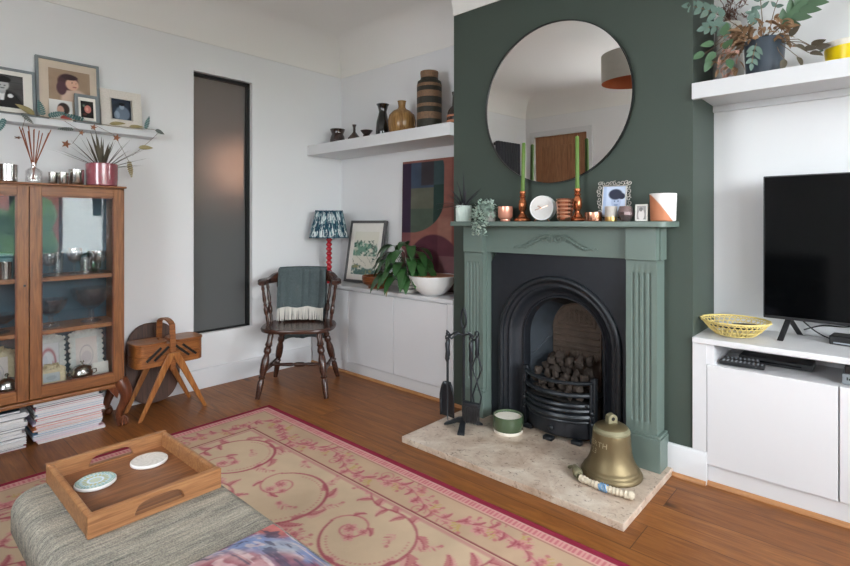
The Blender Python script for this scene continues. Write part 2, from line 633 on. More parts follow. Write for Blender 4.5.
def blend(col, mask, h):
    m = np.clip(mask, 0, 1)[..., None]
    c = rgb(h) if isinstance(h, str) else h
    return col * (1 - m) + c * m

def ell(U, V, cx, cy, rx, ry, soft=.2):
    d = np.sqrt(((U - cx) / rx) ** 2 + ((V - cy) / ry) ** 2)
    return np.clip((1 - d) / soft + .5, 0, 1)

def rect(U, V, x0, y0, x1, y1, soft=.012):
    return np.clip((U - x0) / soft + .5, 0, 1) * np.clip((x1 - U) / soft + .5, 0, 1) * np.clip((V - y0) / soft + .5, 0, 1) * np.clip((y1 - V) / soft + .5, 0, 1)

def painted(name, P, col, mat, parent=None, smooth=True, thick=0):
    """P (ny,nx,3) positions, col (ny,nx,3) display colours: one mesh with a colour per vertex"""
    ny, nx = P.shape[:2]
    off = Vector((0, 0, 0))
    if parent is not None:
        off = WORLD_ROOT.get(parent.name, off)
    P = P - np.array(off)
    me = bpy.data.meshes.new(name)
    idx = np.arange(nx * ny).reshape(ny, nx)
    q = np.stack([idx[:-1, :-1], idx[:-1, 1:], idx[1:, 1:], idx[1:, :-1]], -1).reshape(-1, 4)
    me.vertices.add(nx * ny)
    me.vertices.foreach_set('co', P.reshape(-1).astype(np.float32))
    me.loops.add(q.size)
    me.loops.foreach_set('vertex_index', q.reshape(-1).astype(np.int32))
    me.polygons.add(len(q))
    me.polygons.foreach_set('loop_start', (np.arange(len(q)) * 4).astype(np.int32))
    me.polygons.foreach_set('loop_total', np.full(len(q), 4, np.int32))
    if smooth:
        me.polygons.foreach_set('use_smooth', np.ones(len(q), bool))
    me.update(calc_edges=True)
    me.validate()
    a = me.color_attributes.new('Col', 'FLOAT_COLOR', 'POINT')
    c = np.clip(col, 0, 1)
    c = np.where(c <= .04045, c / 12.92, ((c + .055) / 1.055) ** 2.4)
    a.data.foreach_set('color', np.concatenate([c, np.ones(c.shape[:2] + (1,))], -1).reshape(-1).astype(np.float32))
    me.materials.append(M[mat])
    o = bpy.data.objects.new(name, me)
    C.objects.link(o)
    if parent is not None:
        o.parent = parent
        if parent.name in WORLD_ROOT:
            WORLD_ROOT[o.name] = WORLD_ROOT[parent.name]
    if thick:
        sm = o.modifiers.new('thickness', 'SOLIDIFY')
        sm.thickness = thick
        sm.offset = -1
    return o

def UVgrid(nx, ny):
    return np.meshgrid(np.linspace(0, 1, nx), np.linspace(0, 1, ny))

def flat(o, ex, ey, U, V):
    """rectangle from corner o along ex (U) and ey (V)"""
    return np.array(o)[None, None] + U[..., None] * np.array(ex) + V[..., None] * np.array(ey)
# ================================================================== THE ROOM
XL, XR = -3.68, 1.6            # side walls
YR = -.98                     # wall behind the viewer
YB, YA, YA2 = 2.61, 2.94, 3.0 # chimney breast face, alcove backs
BX0, BX1 = -2.104, -.674        # chimney breast
ZC, ZP = 2.76, 2.50           # ceiling, foot of the coving

struct(MB().box(XL - .15, YR - .15, -.1, XR + .15, YA2 + .15, 0).build('floor', 'floor', smooth=False))
struct(MB().box(XL - .15, YR - .15, ZC, XR + .15, YA2 + .15, ZC + .1).build('ceiling', 'ceiling', smooth=False))

# left wall with the tall internal window opening
WY0, WY1, WZ0, WZ1 = 1.606, 2.062, .390, 2.285
mb = MB()
x0, x1 = XL - .12, XL
mb.box(x0, YR - .15, 0, x1, WY0, ZC).box(x0, WY1, 0, x1, YA2 + .15, ZC).box(x0, WY0, 0, x1, WY1, WZ0).box(x0, WY0, WZ1, x1, WY1, ZC)
struct(mb.build('wall_left', 'wall', smooth=False))
struct(MB().box(XL, YA, 0, BX0, YA + .15, ZC).build('wall_alcove', 'wall', smooth=False))
struct(MB().box(BX1, YA2, 0, XR + .15, YA2 + .15, ZC).build('wall_back', 'wall', smooth=False))

# chimney breast, open behind the fireplace
ox0, ox1, oz = -1.68, -1.04, .86
mb = MB()
mb.box(BX0, YB, 0, ox0, YA2 + .15, ZC).box(ox1, YB, 0, BX1, YA2 + .15, ZC).box(ox0, YB, oz, ox1, YA2 + .15, ZC).box(ox0, YA2 - .02, 0, ox1, YA2 + .15, oz)
struct(mb.build('wall_chimney', 'green_wall', smooth=False))

# right wall with the wide daylight window, rear wall with a door and an added unseen window
RY0, RY1, RZ0, RZ1 = -.40, 2.42, .72, 2.22
mb = MB()
x0, x1 = XR, XR + .15
mb.box(x0, YR - .15, 0, x1, RY0, ZC).box(x0, RY1, 0, x1, YA2 + .15, ZC).box(x0, RY0, 0, x1, RY1, RZ0).box(x0, RY0, RZ1, x1, RY1, ZC)
struct(mb.build('wall_right', 'wall', smooth=False))
DX0, DX1, DZ = -3.54, -2.80, 2.24
mb = MB()
GX0, GX1, GZ0, GZ1 = -2.05, -1.15, 1.15, 2.05
mb.box(XL - .12, YR - .15, 0, DX0, YR, ZC).box(DX1, YR - .15, 0, GX0, YR, ZC).box(DX0, YR - .15, DZ, DX1, YR, ZC)
mb.box(GX1, YR - .15, 0, XR + .15, YR, ZC).box(GX0, YR - .15, 0, GX1, YR, GZ0).box(GX0, YR - .15, GZ1, GX1, YR, ZC)
struct(mb.build('wall_rear', 'wall', smooth=False))

# coving: a quarter round along every wall
def cove(name, p0, p1, inward, z0, r, mats='ceiling'):
    p0, p1, w = Vector(p0), Vector(p1), Vector(inward)
    prof = [(-.01, -.0), (.007, .0)]
    n = 12
    for i in range(n + 1):
        t = PI / 2 * i / n
        prof.append((.007 + r * (1 - math.cos(t)), .004 + r * math.sin(t)))
    prof += [(.007 + r, .02 + r), (-.01, .02 + r)]
    rings = [[p + w * a + Vector((0, 0, z0 + b)) for a, b in prof] for p in (p0, p1)]
    o = MB().strip(rings, True, 0, True).build(name, mats, ang=30)
    return struct(o)
rc = ZC - ZP - .004
cove('trim_1', (XL, YR, 0), (XL, YA, 0), (1, 0, 0), ZP, rc)
cove('trim_2', (XL, YA, 0), (BX0, YA, 0), (0, -1, 0), ZP, rc)
cove('trim_3', (BX0, YB, 0), (BX1, YB, 0), (0, -1, 0), 2.545, ZC - 2.549)
cove('trim_4', (BX1, YA2, 0), (XR, YA2, 0), (0, -1, 0), ZP, rc)
cove('trim_5', (XL, YR, 0), (XR, YR, 0), (0, 1, 0), ZP, rc)
cove('trim_6', (XR, YR, 0), (XR, YA2, 0), (-1, 0, 0), ZP, rc)

# skirting boards and oak beading
def skirting(name, a, b, n, h=.14, t=.018):
    a, b, n = Vector(a), Vector(b), Vector(n)
    prof = [(0, 0), (t, 0), (t, h - .012), (t - .006, h - .003), (t - .011, h), (0, h)]
    return struct(MB().strip([[p + n * u + Vector((0, 0, v)) for u, v in prof] for p in (a, b)], True, 0, True).build(name, 'white'))
skirting('baseboard_left', (XL, YR, 0), (XL, 2.60, 0), (1, 0, 0))
skirting('baseboard_chimney', (-.80, YB, 0), (-.612, YB, 0), (0, -1, 0), .145)
skirting('baseboard_rear', (DX1 + .08, YR, 0), (XR, YR, 0), (0, 1, 0))
skirting('baseboard_right', (XR, YR, 0), (XR, 2.6, 0), (-1, 0, 0))
def bead(name, a, b, n):
    a, b, n = Vector(a), Vector(b), Vector(n)
    prof = [(0, 0), (.017, 0), (.016, .007), (.011, .014), (.004, .017), (0, .017)]
    return struct(MB().strip([[p + n * u + Vector((0, 0, v)) for u, v in prof] for p in (a, b)], True, 0, True).build(name, 'bead_oak'))
bead('trim_7', (XL + .02, 2.612, 0), (-2.0, 2.612, 0), (0, -1, 0))
bead('trim_8', (-.757, YB - .018, 0), (-.614, YB - .018, 0), (0, -1, 0))
bead('trim_9', (-.612, 2.613, 0), (XR, 2.613, 0), (0, -1, 0))

# window_1: tall internal light of frosted glass in a black frame, hallway behind it
fy0, fy1, fz0, fz1 = WY0, WY1, WZ0, WZ1
w1 = thing('window_1', 'tall narrow internal window of frosted grey glass in black frame', 'window', (XL - .06, (fy0 + fy1) / 2, fz0), world=True)
w1['kind'] = 'structure'
mb = MB()
xa, xb, t = XL - .095, XL - .040, .024
mb.box(xa, fy0, fz0, xb, fy0 + .006, fz1).box(xa, fy1 - t, fz0, xb, fy1, fz1).box(xa, fy0, fz0, xb, fy1, fz0 + .010).box(xa, fy0, fz1 - t, xb, fy1, fz1)
struct(mb.build('window_frame', 'black_frame', w1, smooth=False))
struct(MB().box(XL - .078, fy0 + .004, fz0 + .008, XL - .070, fy1 - .012, fz1 - .012).build('window_pane', 'frosted', w1, smooth=False))
mb = MB()
hx0, hx1, hy0, hy1 = XL - 1.15, XL - .121, .9, 2.9
mb.box(hx0 - .05, hy0, -.05, hx0, hy1, 2.6).box(hx0, hy0 - .05, -.05, hx1, hy0, 2.6).box(hx0, hy1, -.05, hx1, hy1 + .05, 2.6).box(hx0, hy0, 2.55, hx1, hy1, 2.6).box(hx0, hy0, -.05, hx1, hy1, 0)
struct(mb.build('wall_hall', 'hall', smooth=False))
struct(MB().box(hx0, hy0, 0, hx0 + .01, hy1, 1.25).box(hx0, hy1 - .01, 0, hx1, hy1, 1.25).build('hall_tone_panel', 'hall_low', smooth=False))  # added blue-grey panels, colour stands in for the reflection low in the glass

# window_2: wide white window with open venetian slats, out of frame but reflected in the cabinet glass
w2 = thing('window_2', 'wide white casement window with open venetian slats on the side wall', 'window', (XR, (RY0 + RY1) / 2, RZ0), world=True)
w2['kind'] = 'structure'
mb = MB()
t = .05
xa, xb = XR + .06, XR + .12
mb.box(xa, RY0, RZ0, xb, RY0 + t, RZ1).box(xa, RY1 - t, RZ0, xb, RY1, RZ1).box(xa, RY0, RZ0, xb, RY1, RZ0 + t).box(xa, RY0, RZ1 - t, xb, RY1, RZ1)
for k in (1, 2):
    y = RY0 + (RY1 - RY0) * k / 3
    mb.box(xa, y - .03, RZ0, xb, y + .03, RZ1)
struct(mb.build('window_frame', 'white', w2, smooth=False))
struct(MB().box(XR + .088, RY0 + t, RZ0 + t, XR + .092, RY1 - t, RZ1 - t).build('window_pane', 'clear', w2, smooth=False))
struct(MB().box(XR - .03, RY0 - .05, RZ0 - .03, XR + .06, RY1 + .05, RZ0).build('window_sill', 'white', w2, smooth=False))
w3 = thing('added_window_3', 'added square white window above the sofa to light the fireplace wall', 'window', ((GX0 + GX1) / 2, YR, GZ0), world=True)  # unseen window, added to light the fireplace wall from the front
w3['kind'] = 'structure'
mb = MB()
ya, yb = YR - .12, YR - .06
mb.box(GX0, ya, GZ0, GX0 + t, yb, GZ1).box(GX1 - t, ya, GZ0, GX1, yb, GZ1).box(GX0, ya, GZ0, GX1, yb, GZ0 + t).box(GX0, ya, GZ1 - t, GX1, yb, GZ1)
struct(mb.build('window_frame', 'white', w3, smooth=False))
struct(MB().box(GX0 + t, YR - .092, GZ0 + t, GX1 - t, YR - .088, GZ1 - t).build('window_pane', 'clear', w3, smooth=False))
bl = thing('venetian_blind', 'white venetian blind with slats turned open across the wide window', 'blind', (XR + .03, (RY0 + RY1) / 2, RZ1), world=True)
mb = MB()
z = RZ0 + .30
while z < RZ1 - .06:
    mb.box(XR + .020, RY0 + .02, z, XR + .042, RY1 - .02, z + .0015)
    z += .045
mb.build('slats', 'white', bl, smooth=False)
MB().box(XR + .015, RY0 + .01, RZ1 - .05, XR + .05, RY1 - .01, RZ1 - .002).build('headrail', 'white', bl, smooth=False)

# door_1 and its trim on the rear wall (seen in the mirror)
d1 = thing('door_1', 'oak plank door in white frame, seen in the round mirror', 'door', ((DX0 + DX1) / 2, YR, 0), world=True)
d1['kind'] = 'structure'
mb = MB()
yf = YR - .03
mb.box(DX0, yf - .03, 0, DX1, yf, DZ)
n = 6
for k in range(n):
    a = DX0 + .10 + (DX1 - DX0 - .2) * k / n
    b = DX0 + .10 + (DX1 - DX0 - .2) * (k + 1) / n
    mb.box(a + .003, yf - .001, .12, b - .003, yf + .008, DZ - .13)
mb.box(DX0, yf, 0, DX0 + .10, yf + .016, DZ).box(DX1 - .10, yf, 0, DX1, yf + .016, DZ).box(DX0 + .10, yf, DZ - .13, DX1 - .10, yf + .016, DZ).box(DX0 + .10, yf, 0, DX1 - .10, yf + .016, .14)
struct(mb.build('door_leaf', 'door_oak', d1, smooth=False))
mb = MB()
mb.box(DX0 - .07, YR - .001, 0, DX0, YR + .02, DZ + .07).box(DX1, YR - .001, 0, DX1 + .07, YR + .02, DZ + .07).box(DX0, YR - .001, DZ, DX1, YR + .02, DZ + .07)
struct(mb.build('door_frame', 'white', d1, smooth=False))

# outdoors, beyond the wide window
g = tag(MB().box(XR + .2, -14, -.5, 24, 18, -.4).build('garden_path', 'tarmac', smooth=False), 'grey paved ground outside the wide window', 'ground')
g['kind'] = 'structure'
h = thing('house', 'red brick house across the street, reflected in cabinet glass', 'house', (13, 3.6, -.4), world=True)
MB().box(12, 2.9, -.4, 16, 4.1, 5.5).build('wall', 'brick_house', h, smooth=False)
MB().box(11.97, 2.9, .9, 12.0, 3.3, 2.6).build('house_window', 'screen', h, smooth=False)
h2 = thing('house', 'white rendered house across the street, reflected in cabinet glass', 'house', (13, 8, -.4), world=True)
mb = MB().box(12, 4.2, -.4, 16, 11, 5.2)
mb.build('wall', 'render_house', h2, smooth=False)
MB().box(11.97, 5.0, 1.4, 12.0, 5.4, 2.8).build('house_window', 'screen', h2, smooth=False)
mb = MB()
rng = random.Random(3)
for k in range(60):
    mb.ball((rng.uniform(8.0, 9.2), rng.uniform(-3.5, 3.1), rng.uniform(-.4, 1.6)), rng.uniform(.25, .5), 8)
tag(mb.build('hedge', 'hedge'), 'green garden hedge outside, reflected in cabinet glass', 'hedge')

# ================================================================== RUG
def make_rug():
    X0, X1, Y0, Y1 = -2.995, .10, -.62, 1.80
    s = .005
    xs = np.arange(X0, X1 + s / 2, s)
    ys = np.arange(Y0, Y1 + s / 2, s)
    X, Y = np.meshgrid(xs, ys)
    light, mid, dark, gold = (np.zeros(X.shape) for _ in range(4))

    def stamp(mk, x, y, r, v=1.0, ax=None, asp=1.0):
        """soft dot, or an ellipse along direction ax"""
        i0, i1 = int((x - r - .01 - X0) / s), int((x + r + .01 - X0) / s) + 2
        j0, j1 = int((y - r - .01 - Y0) / s), int((y + r + .01 - Y0) / s) + 2
        i0, j0 = max(i0, 0), max(j0, 0)
        if i1 <= i0 or j1 <= j0 or i0 >= len(xs) or j0 >= len(ys):
            return
        dx, dy = X[j0:j1, i0:i1] - x, Y[j0:j1, i0:i1] - y
        if ax is not None:
            c, q = math.cos(ax), math.sin(ax)
            dx, dy = dx * c + dy * q, (-dx * q + dy * c) * asp
        d = np.sqrt(dx * dx + dy * dy)
        mk[j0:j1, i0:i1] = np.maximum(mk[j0:j1, i0:i1], v * np.clip((r - d) / .004 + .5, 0, 1))

    rg = random.Random(11)
    def flower(x, y, r):
        a0 = rg.uniform(0, 6)
        for k in range(6):
            a = a0 + 2 * PI * k / 6
            stamp(light, x + r * .62 * math.cos(a), y + r * .62 * math.sin(a), r * .42, .95, a, 1.4)
            stamp(mid, x + r * .42 * math.cos(a + .5), y + r * .42 * math.sin(a + .5), r * .26, .9, a + .5, 1.6)
        stamp(dark, x, y, r * .20, .9)
    def sprig(x, y, a, L, mk=None):
        n = max(3, int(L / .016))
        for k in range(n):
            t = k / n
            px, py = x + math.cos(a + .5 * t) * L * t, y + math.sin(a + .5 * t) * L * t
            stamp(mk if mk is not None else mid, px, py, .0028, .8)
            for sg in (-1, 1):
                aa = a + .5 * t + sg * .75
                r = .0155 * (1.1 - .55 * t)
                stamp(mk if mk is not None else (light if (k + sg) % 3 else mid), px + math.cos(aa) * r, py + math.sin(aa) * r, r, .9, aa, 3.2)
        stamp(mid, x + math.cos(a + .5) * L, y + math.sin(a + .5) * L, .009, .8)
    def acanthus(x, y, a, L, bend=1):
        """feathery leaf: lobes that fan off a curved rib"""
        for k in range(8):
            t = k / 8
            aa = a + bend * 1.0 * t
            px, py = x + math.cos(a + bend * .5 * t) * L * t, y + math.sin(a + bend * .5 * t) * L * t
            stamp(dark, px, py, .0042, .9)
            r = .024 * (1 - .75 * t) * L / .10
            for q, mk in ((.75, mid), (-.75, light)):
                stamp(mk, px + math.cos(aa + q) * r, py + math.sin(aa + q) * r, r, .9, aa + q * .8, 3.4)
            stamp(mid, px + math.cos(aa) * r, py + math.sin(aa) * r, r, .8, aa, 3.2)
    def scroll(cx, cy, a0, sg, r0=.20):
        """open C arc with a dotted inner line that ends in a small tight spiral and blossoms"""
        N = 110
        for k in range(N):
            t = k / (N - 1)
            th = a0 + sg * t * 3.9
            x, y = cx + r0 * math.cos(th), cy + r0 * math.sin(th)
            stamp(dark if k % 3 else mid, x, y, .0048 + .0028 * math.sin(PI * t), .9)
            if 10 < k < 95 and k % 3 == 0:
                stamp(mid, cx + (r0 - .026) * math.cos(th), cy + (r0 - .026) * math.sin(th), .0042, .8)
            if k in (6, 22, 38, 58):
                acanthus(x, y, th + sg * .75, .085 + .02 * (k == 22), sg)
            if k in (14, 48, 72):
                sprig(x, y, th + sg * .2, .10)
            if k in (30, 66):
                acanthus(x, y, th + sg * 2.2, .060, -sg)
        # inner spiral
        th0 = a0 + sg * 3.9
        ex, ey = cx + r0 * math.cos(th0), cy + r0 * math.sin(th0)
        r1 = r0 * .50
        sx, sy = ex - r1 * math.cos(th0), ey - r1 * math.sin(th0)
        for k in range(120):
            t = k / 119
            th = th0 + sg * t * 9.0
            r = r1 * (1 - t) ** 1.1 + .006
            stamp(mid, sx + r * math.cos(th), sy + r * math.sin(th), .0052 * (1 - .35 * t), .9)
            if k in (14, 34):
                acanthus(sx + r * math.cos(th), sy + r * math.sin(th), th + sg * .8, .055, sg)
        flower(sx, sy, .034)
        flower(sx + .055 * math.cos(th0 + 2.2), sy + .055 * math.sin(th0 + 2.2), .028)
        flower(sx + .060 * math.cos(th0 + 3.3), sy + .060 * math.sin(th0 + 3.3), .024)
        # stem that runs on the other way
        x, y = cx + r0 * math.cos(a0), cy + r0 * math.sin(a0)
        th = a0 - sg * PI / 2
        for k in range(64):
            t = k / 64
            th -= sg * .030 * (1 if t < .5 else -1.3)
            x += math.cos(th) * .006
            y += math.sin(th) * .006
            stamp(dark, x, y, .0062 - .002 * t, .85)
            if k in (8, 24, 40):
                acanthus(x, y, th + sg * .8, .085, sg)
            if k in (16, 32, 50):
                acanthus(x, y, th - sg * .8, .07, -sg)
        for q in (-1.1, -.4, .3, 1.0):
            sprig(x, y, th + q, .085)
        flower(x, y, .042)
        flower(x + .05 * math.cos(th + 1), y + .05 * math.sin(th + 1), .028)
    rows = [1.26, .78, .30, -.18]
    for j, yy in enumerate(rows):
        x = -2.46 + (.22 if j % 2 else 0)
        k = 0
        while x < -.1:
            scroll(x, yy + .035 * (-1) ** k, 2.6 + 2.3 * k + 1.3 * j, 1 if (k + j) % 2 else -1, .185 + .02 * (k % 2))
            x += .50
            k += 1
    busy = np.maximum(np.maximum(light, mid), dark)
    for k in range(900):
        x, y = rg.uniform(X0 + .32, X1 - .32), rg.uniform(Y0 + .32, Y1 - .32)
        i, j = int((x - X0) / s), int((y - Y0) / s)
        if busy[max(0, j - 9):j + 10, max(0, i - 9):i + 10].max() > .3:
            continue
        a = rg.uniform(0, 6.3)
        sprig(x, y, a, rg.uniform(.05, .10))
        if k % 2:
            flower(x - .012 * math.cos(a), y - .012 * math.sin(a), rg.uniform(.018, .030))
        busy[max(0, j - 12):j + 13, max(0, i - 12):i + 13] = 1
    fld = (X - X0 > .285) & (Y1 - Y > .285) & (X1 - X > .285) & (Y - Y0 > .285)
    for mk in (light, mid, dark):
        mk *= fld
    # border garland
    def garland(p, q):
        L = math.dist(p, q)
        a = math.atan2(q[1] - p[1], q[0] - p[0])
        n = int(L / .005)
        for k in range(n):
            t = k / n
            w = .042 * math.sin(t * L * 12)
            x = p[0] + (q[0] - p[0]) * t - math.sin(a) * w
            y = p[1] + (q[1] - p[1]) * t + math.cos(a) * w
            stamp(mid, x, y, .0036, .8)
            sd = 1 if math.cos(t * L * 12) > 0 else -1
            if k % 9 == 0:
                sprig(x, y, a + rg.uniform(.5, 1.3) * rg.choice((-1, 1)), .06)
            if k % 15 == 7:
                flower(x + rg.uniform(-.03, .03), y + rg.uniform(-.03, .03), rg.uniform(.020, .036))
            if k % 12 == 5:
                acanthus(x, y, a + sd * rg.uniform(.3, 1.2), .055, sd)
            if k % 26 == 20:
                sprig(x, y, a - sd * 1.4, .07, gold)
            if k % 60 == 30:          # small volute
                for m in range(50):
                    u = m / 49
                    r = .034 * (1 - u) + .004
                    stamp(mid, x - math.sin(a) * sd * .045 + r * math.cos(u * 9 + a), y + math.cos(a) * sd * .045 + r * math.sin(u * 9 + a), .0036, .85)
    garland((X0 + .185, 1.62), (X0 + .185, Y0 + .2))
    garland((X0 + .2, Y1 - .185), (X1 - .2, Y1 - .185))
    garland((X1 - .185, 1.62), (X1 - .185, Y0 + .2))
    garland((X0 + .2, Y0 + .185), (X1 - .2, Y0 + .185))
    d = np.minimum(np.minimum(X - X0, Y1 - Y), np.minimum(X1 - X, Y - Y0))
    alongx = (np.minimum(Y1 - Y, Y - Y0) < np.minimum(X - X0, X1 - X))
    u = np.where(alongx, X, Y)
    col = fill(X, 'c6ae93')
    col = blend(col, (d < .275).astype(float), 'bda187')
    wear = fbm(X * 9, Y * 9, 5)
    col = col * (.94 + .12 * wear)[..., None]
    fade = .68 + .45 * fbm(X * 14, Y * 14, 9)
    col = blend(col, gold * .7, 'b39a56')
    col = blend(col, light * .80 * fade, 'c98f8d')
    col = blend(col, mid * .92 * fade, 'b2666d')
    col = blend(col, dark * .92 * fade, '9a4c58')
    def band(a, b):
        return np.clip((d - a) / .004 + .5, 0, 1) * np.clip((b - d) / .004 + .5, 0, 1)
    col = blend(col, band(.270, .278), '7d3540')
    col = blend(col, band(.283, .300) * .6, 'b5787a')
    col = blend(col, band(.086, .091) * .8, '8d5052')
    lad = .55 + .30 * np.sign(np.sin(u * 2 * PI / .018))
    col = blend(col, band(.038, .084), 'd3a59b')
    col = blend(col, band(.044, .078) * lad, 'b96a70')
    col = blend(col, band(-1, .038), '8a2c40')
    Z = .009 + .0012 * fbm(X * 60, Y * 60, 3) - .006 * np.clip((.006 - d) / .006, 0, 1)
    P = np.stack([X, Y, Z], -1)
    o = painted('rug', P, col, 'rug', thick=.007)
    tag(o, 'cream floral rug with crimson scrolls and dark red edging on oak floor', 'rug')
make_rug()
# ================================================================== FITTED FURNITURE
# low white cupboard in the far alcove
LT = .69
t = thing('alcove_cupboard', 'low white flat-fronted cupboard in the alcove beside the chimney breast', 'cupboard', (-2.9, 2.77, 0), world=True)
mb = MB()
mb.box(XL + .02, 2.622, .095, BX0 - .001, YA - .001, LT - .03).box(XL + .02, 2.612, 0, BX0 - .001, YA - .001, .09)
mb.box(-2.154, 2.603, .094, BX0 - .001, 2.63, LT - .03)
mb.build('body', 'white', t, smooth=False)
for a, b in ((-3.655, -3.176), (-3.172, -2.665), (-2.661, -2.157)):
    MB().box(a, 2.603, .095, b, 2.621, LT - .036).build('door', 'white', t, smooth=False, bevel=.0015)
MB().box(XL + .001, 2.596, LT - .026, BX0 - .001, YA - .001, LT).build('worktop', 'white', t, smooth=False, bevel=.002)

# television cupboard
RT = .668
t = thing('tv_cupboard', 'low white cupboard with open slot under its top, below the television', 'cupboard', (.1, 2.8, 0), world=True)
mb = MB()
mb.box(-.612, 2.613, 0, XR - .002, YA2 - .001, .088)
mb.box(BX1 + .001, 2.600, .146, -.6145, 2.622, RT - .026).box(BX1 + .001, 2.622, .146, -.585, YA2 - .001, RT - .026).box(-.6145, 2.606, .55, -.585, 2.622, RT - .026)
mb.box(-.585, 2.622, .088, XR - .002, YA2 - .001, .545)
mb.box(-.585, YA2 - .05, .545, XR - .002, YA2 - .001, RT - .026)
mb.box(.30, 2.622, .545, .33, YA2 - .05, RT - .026).box(XR - .05, 2.602, .545, XR - .002, YA2 - .05, RT - .026)
mb.build('body', 'white', t, smooth=False)
for a, b in ((-.613, -.146), (-.141, .375), (.380, .985), (.990, 1.595)):
    MB().box(a, 2.600, .0925, b, 2.620, .548).build('door', 'white', t, smooth=False, bevel=.0025)
MB().box(BX1 + .001, 2.592, RT - .026, XR - .002, YA2 - .001, RT).build('worktop', 'white', t, smooth=False, bevel=.003)

# shelves
t = tag(MB().box(XL + .001, 2.57, 1.766, BX0 - .001, YA - .001, 1.85).build('alcove_shelf', 'white_shelf', smooth=False, bevel=.002), 'thick white floating shelf of pots in the alcove beside the chimney breast', 'shelf')
mb = MB()
mb.box(BX1 + .001, 2.585, 1.768, XR - .002, 2.612, 1.842).box(BX1 + .001, 2.612, 1.80, XR - .002, YA2 - .001, 1.842).box(BX1 + .001, YA2 - .03, 1.768, XR - .002, YA2 - .001, 1.80)
tag(mb.build('alcove_shelf', 'white_shelf', smooth=False, bevel=.002), 'thick white floating shelf of plants above the television', 'shelf')
mb = MB().box(XL + .001, -.05, 1.752, XL + .12, 1.316, 1.79)
tag(mb.build('picture_ledge', 'white_shelf', smooth=False, bevel=.002), 'narrow white picture ledge holding family photographs above the display cabinet', 'shelf')

# ================================================================== HEARTH + FIREPLACE
HZ = .032
tag(MB().box(-1.965, 1.985, 0, -.757, 2.609, HZ).build('hearth_slab', 'hearth', smooth=False, bevel=.003), 'beige fossil limestone hearth slab in front of the fireplace', 'hearth')

t = thing('mantelpiece', 'sage green wooden mantelpiece with fluted pilasters around the fireplace', 'mantelpiece', (-1.365, 2.55, HZ), world=True)
MT = 1.203
# shelf with rounded front corners
pts = [(-2.0, 2.609)]
for c0, sgn in ((-1.97, -1), (-.757, 1)):
    cx, cy, r = c0 + (-sgn) * .03 - sgn * 0 , 2.45, .045
    arc = []
    for k in range(9):
        q = PI / 2 * k / 8
        arc.append((c0 + sgn * (-.02) + sgn * r * math.sin(q), 2.455 - r * math.cos(q)))
    pts += arc[::-1] if sgn < 0 else arc
pts.append((-.732, 2.609))
MB().prism(pts, MT - .027, MT, lambda a, b, d: (a, b, d)).build('mantel_shelf', 'green', t, bevel=.003)
MB().box(-1.945, 2.53, 1.020, -.79, 2.609, MT - .028).build('frieze', 'green', t, smooth=False)
PF = 2.50
for xa, xb in ((-1.931, -1.792), (-.943, -.800)):
    # pilaster with four round-ended flutes cut in
    mb = MB()
    z0, z1 = HZ + .16, 1.016
    nfl = 4
    wdt = xb - xa
    m = .020
    fw = (wdt - 2 * m) / nfl
    def flute_profile(depth):
        row = [(xa, 0.0)]
        for k in range(nfl):
            a = xa + m + fw * k + fw * .2
            b = xa + m + fw * (k + 1) - fw * .2
            row.append((a, 0))
            for j in range(1, 6):
                u = j / 6
                row.append((a + (b - a) * u, depth * math.sin(PI * u)))
            row.append((b, 0))
        row.append((xb, 0))
        return row
    zs = [(z0, 0), (z0 + .055, 0), (z0 + .062, .5), (z0 + .075, 1), (z1 - .075, 1), (z1 - .062, .5), (z1 - .055, 0), (z1, 0)]
    rings = []
    for z, dd in zs:
        rings.append([(a, PF + d, z) for a, d in flute_profile(.009 * dd)] + [(xb, 2.609, z), (xa, 2.609, z)])
    mb.strip(rings, True, 0, True)
    mb.build('pilaster', 'green', t, ang=25)
    inner = xb + .02 if xa < -1.5 else xa - .02
    # plain block above, projecting a little
    MB().box(xa - .001, PF - .012, 1.018, xb + .001, 2.609, MT - .028).build('corner_block', 'green', t, smooth=False, bevel=.003)
    a, b = (xa - .012, xb + .010) if xa < -1.5 else (xa - .010, xb + .020)
    mb = MB().box(a, PF - .014, HZ, b, 2.609, HZ + .152).box(a + .004, PF - .008, HZ + .152, b - .004, 2.609, HZ + .166)
    mb.build('plinth_block', 'green', t, smooth=False, bevel=.003)
    MB().box(*( (xb, 2.53, HZ, xb + .008, 2.609, 1.02) if xa < -1.5 else (xa - .006, 2.53, HZ, xa, 2.609, 1.02))).build('inner_slip', 'green', t, smooth=False)
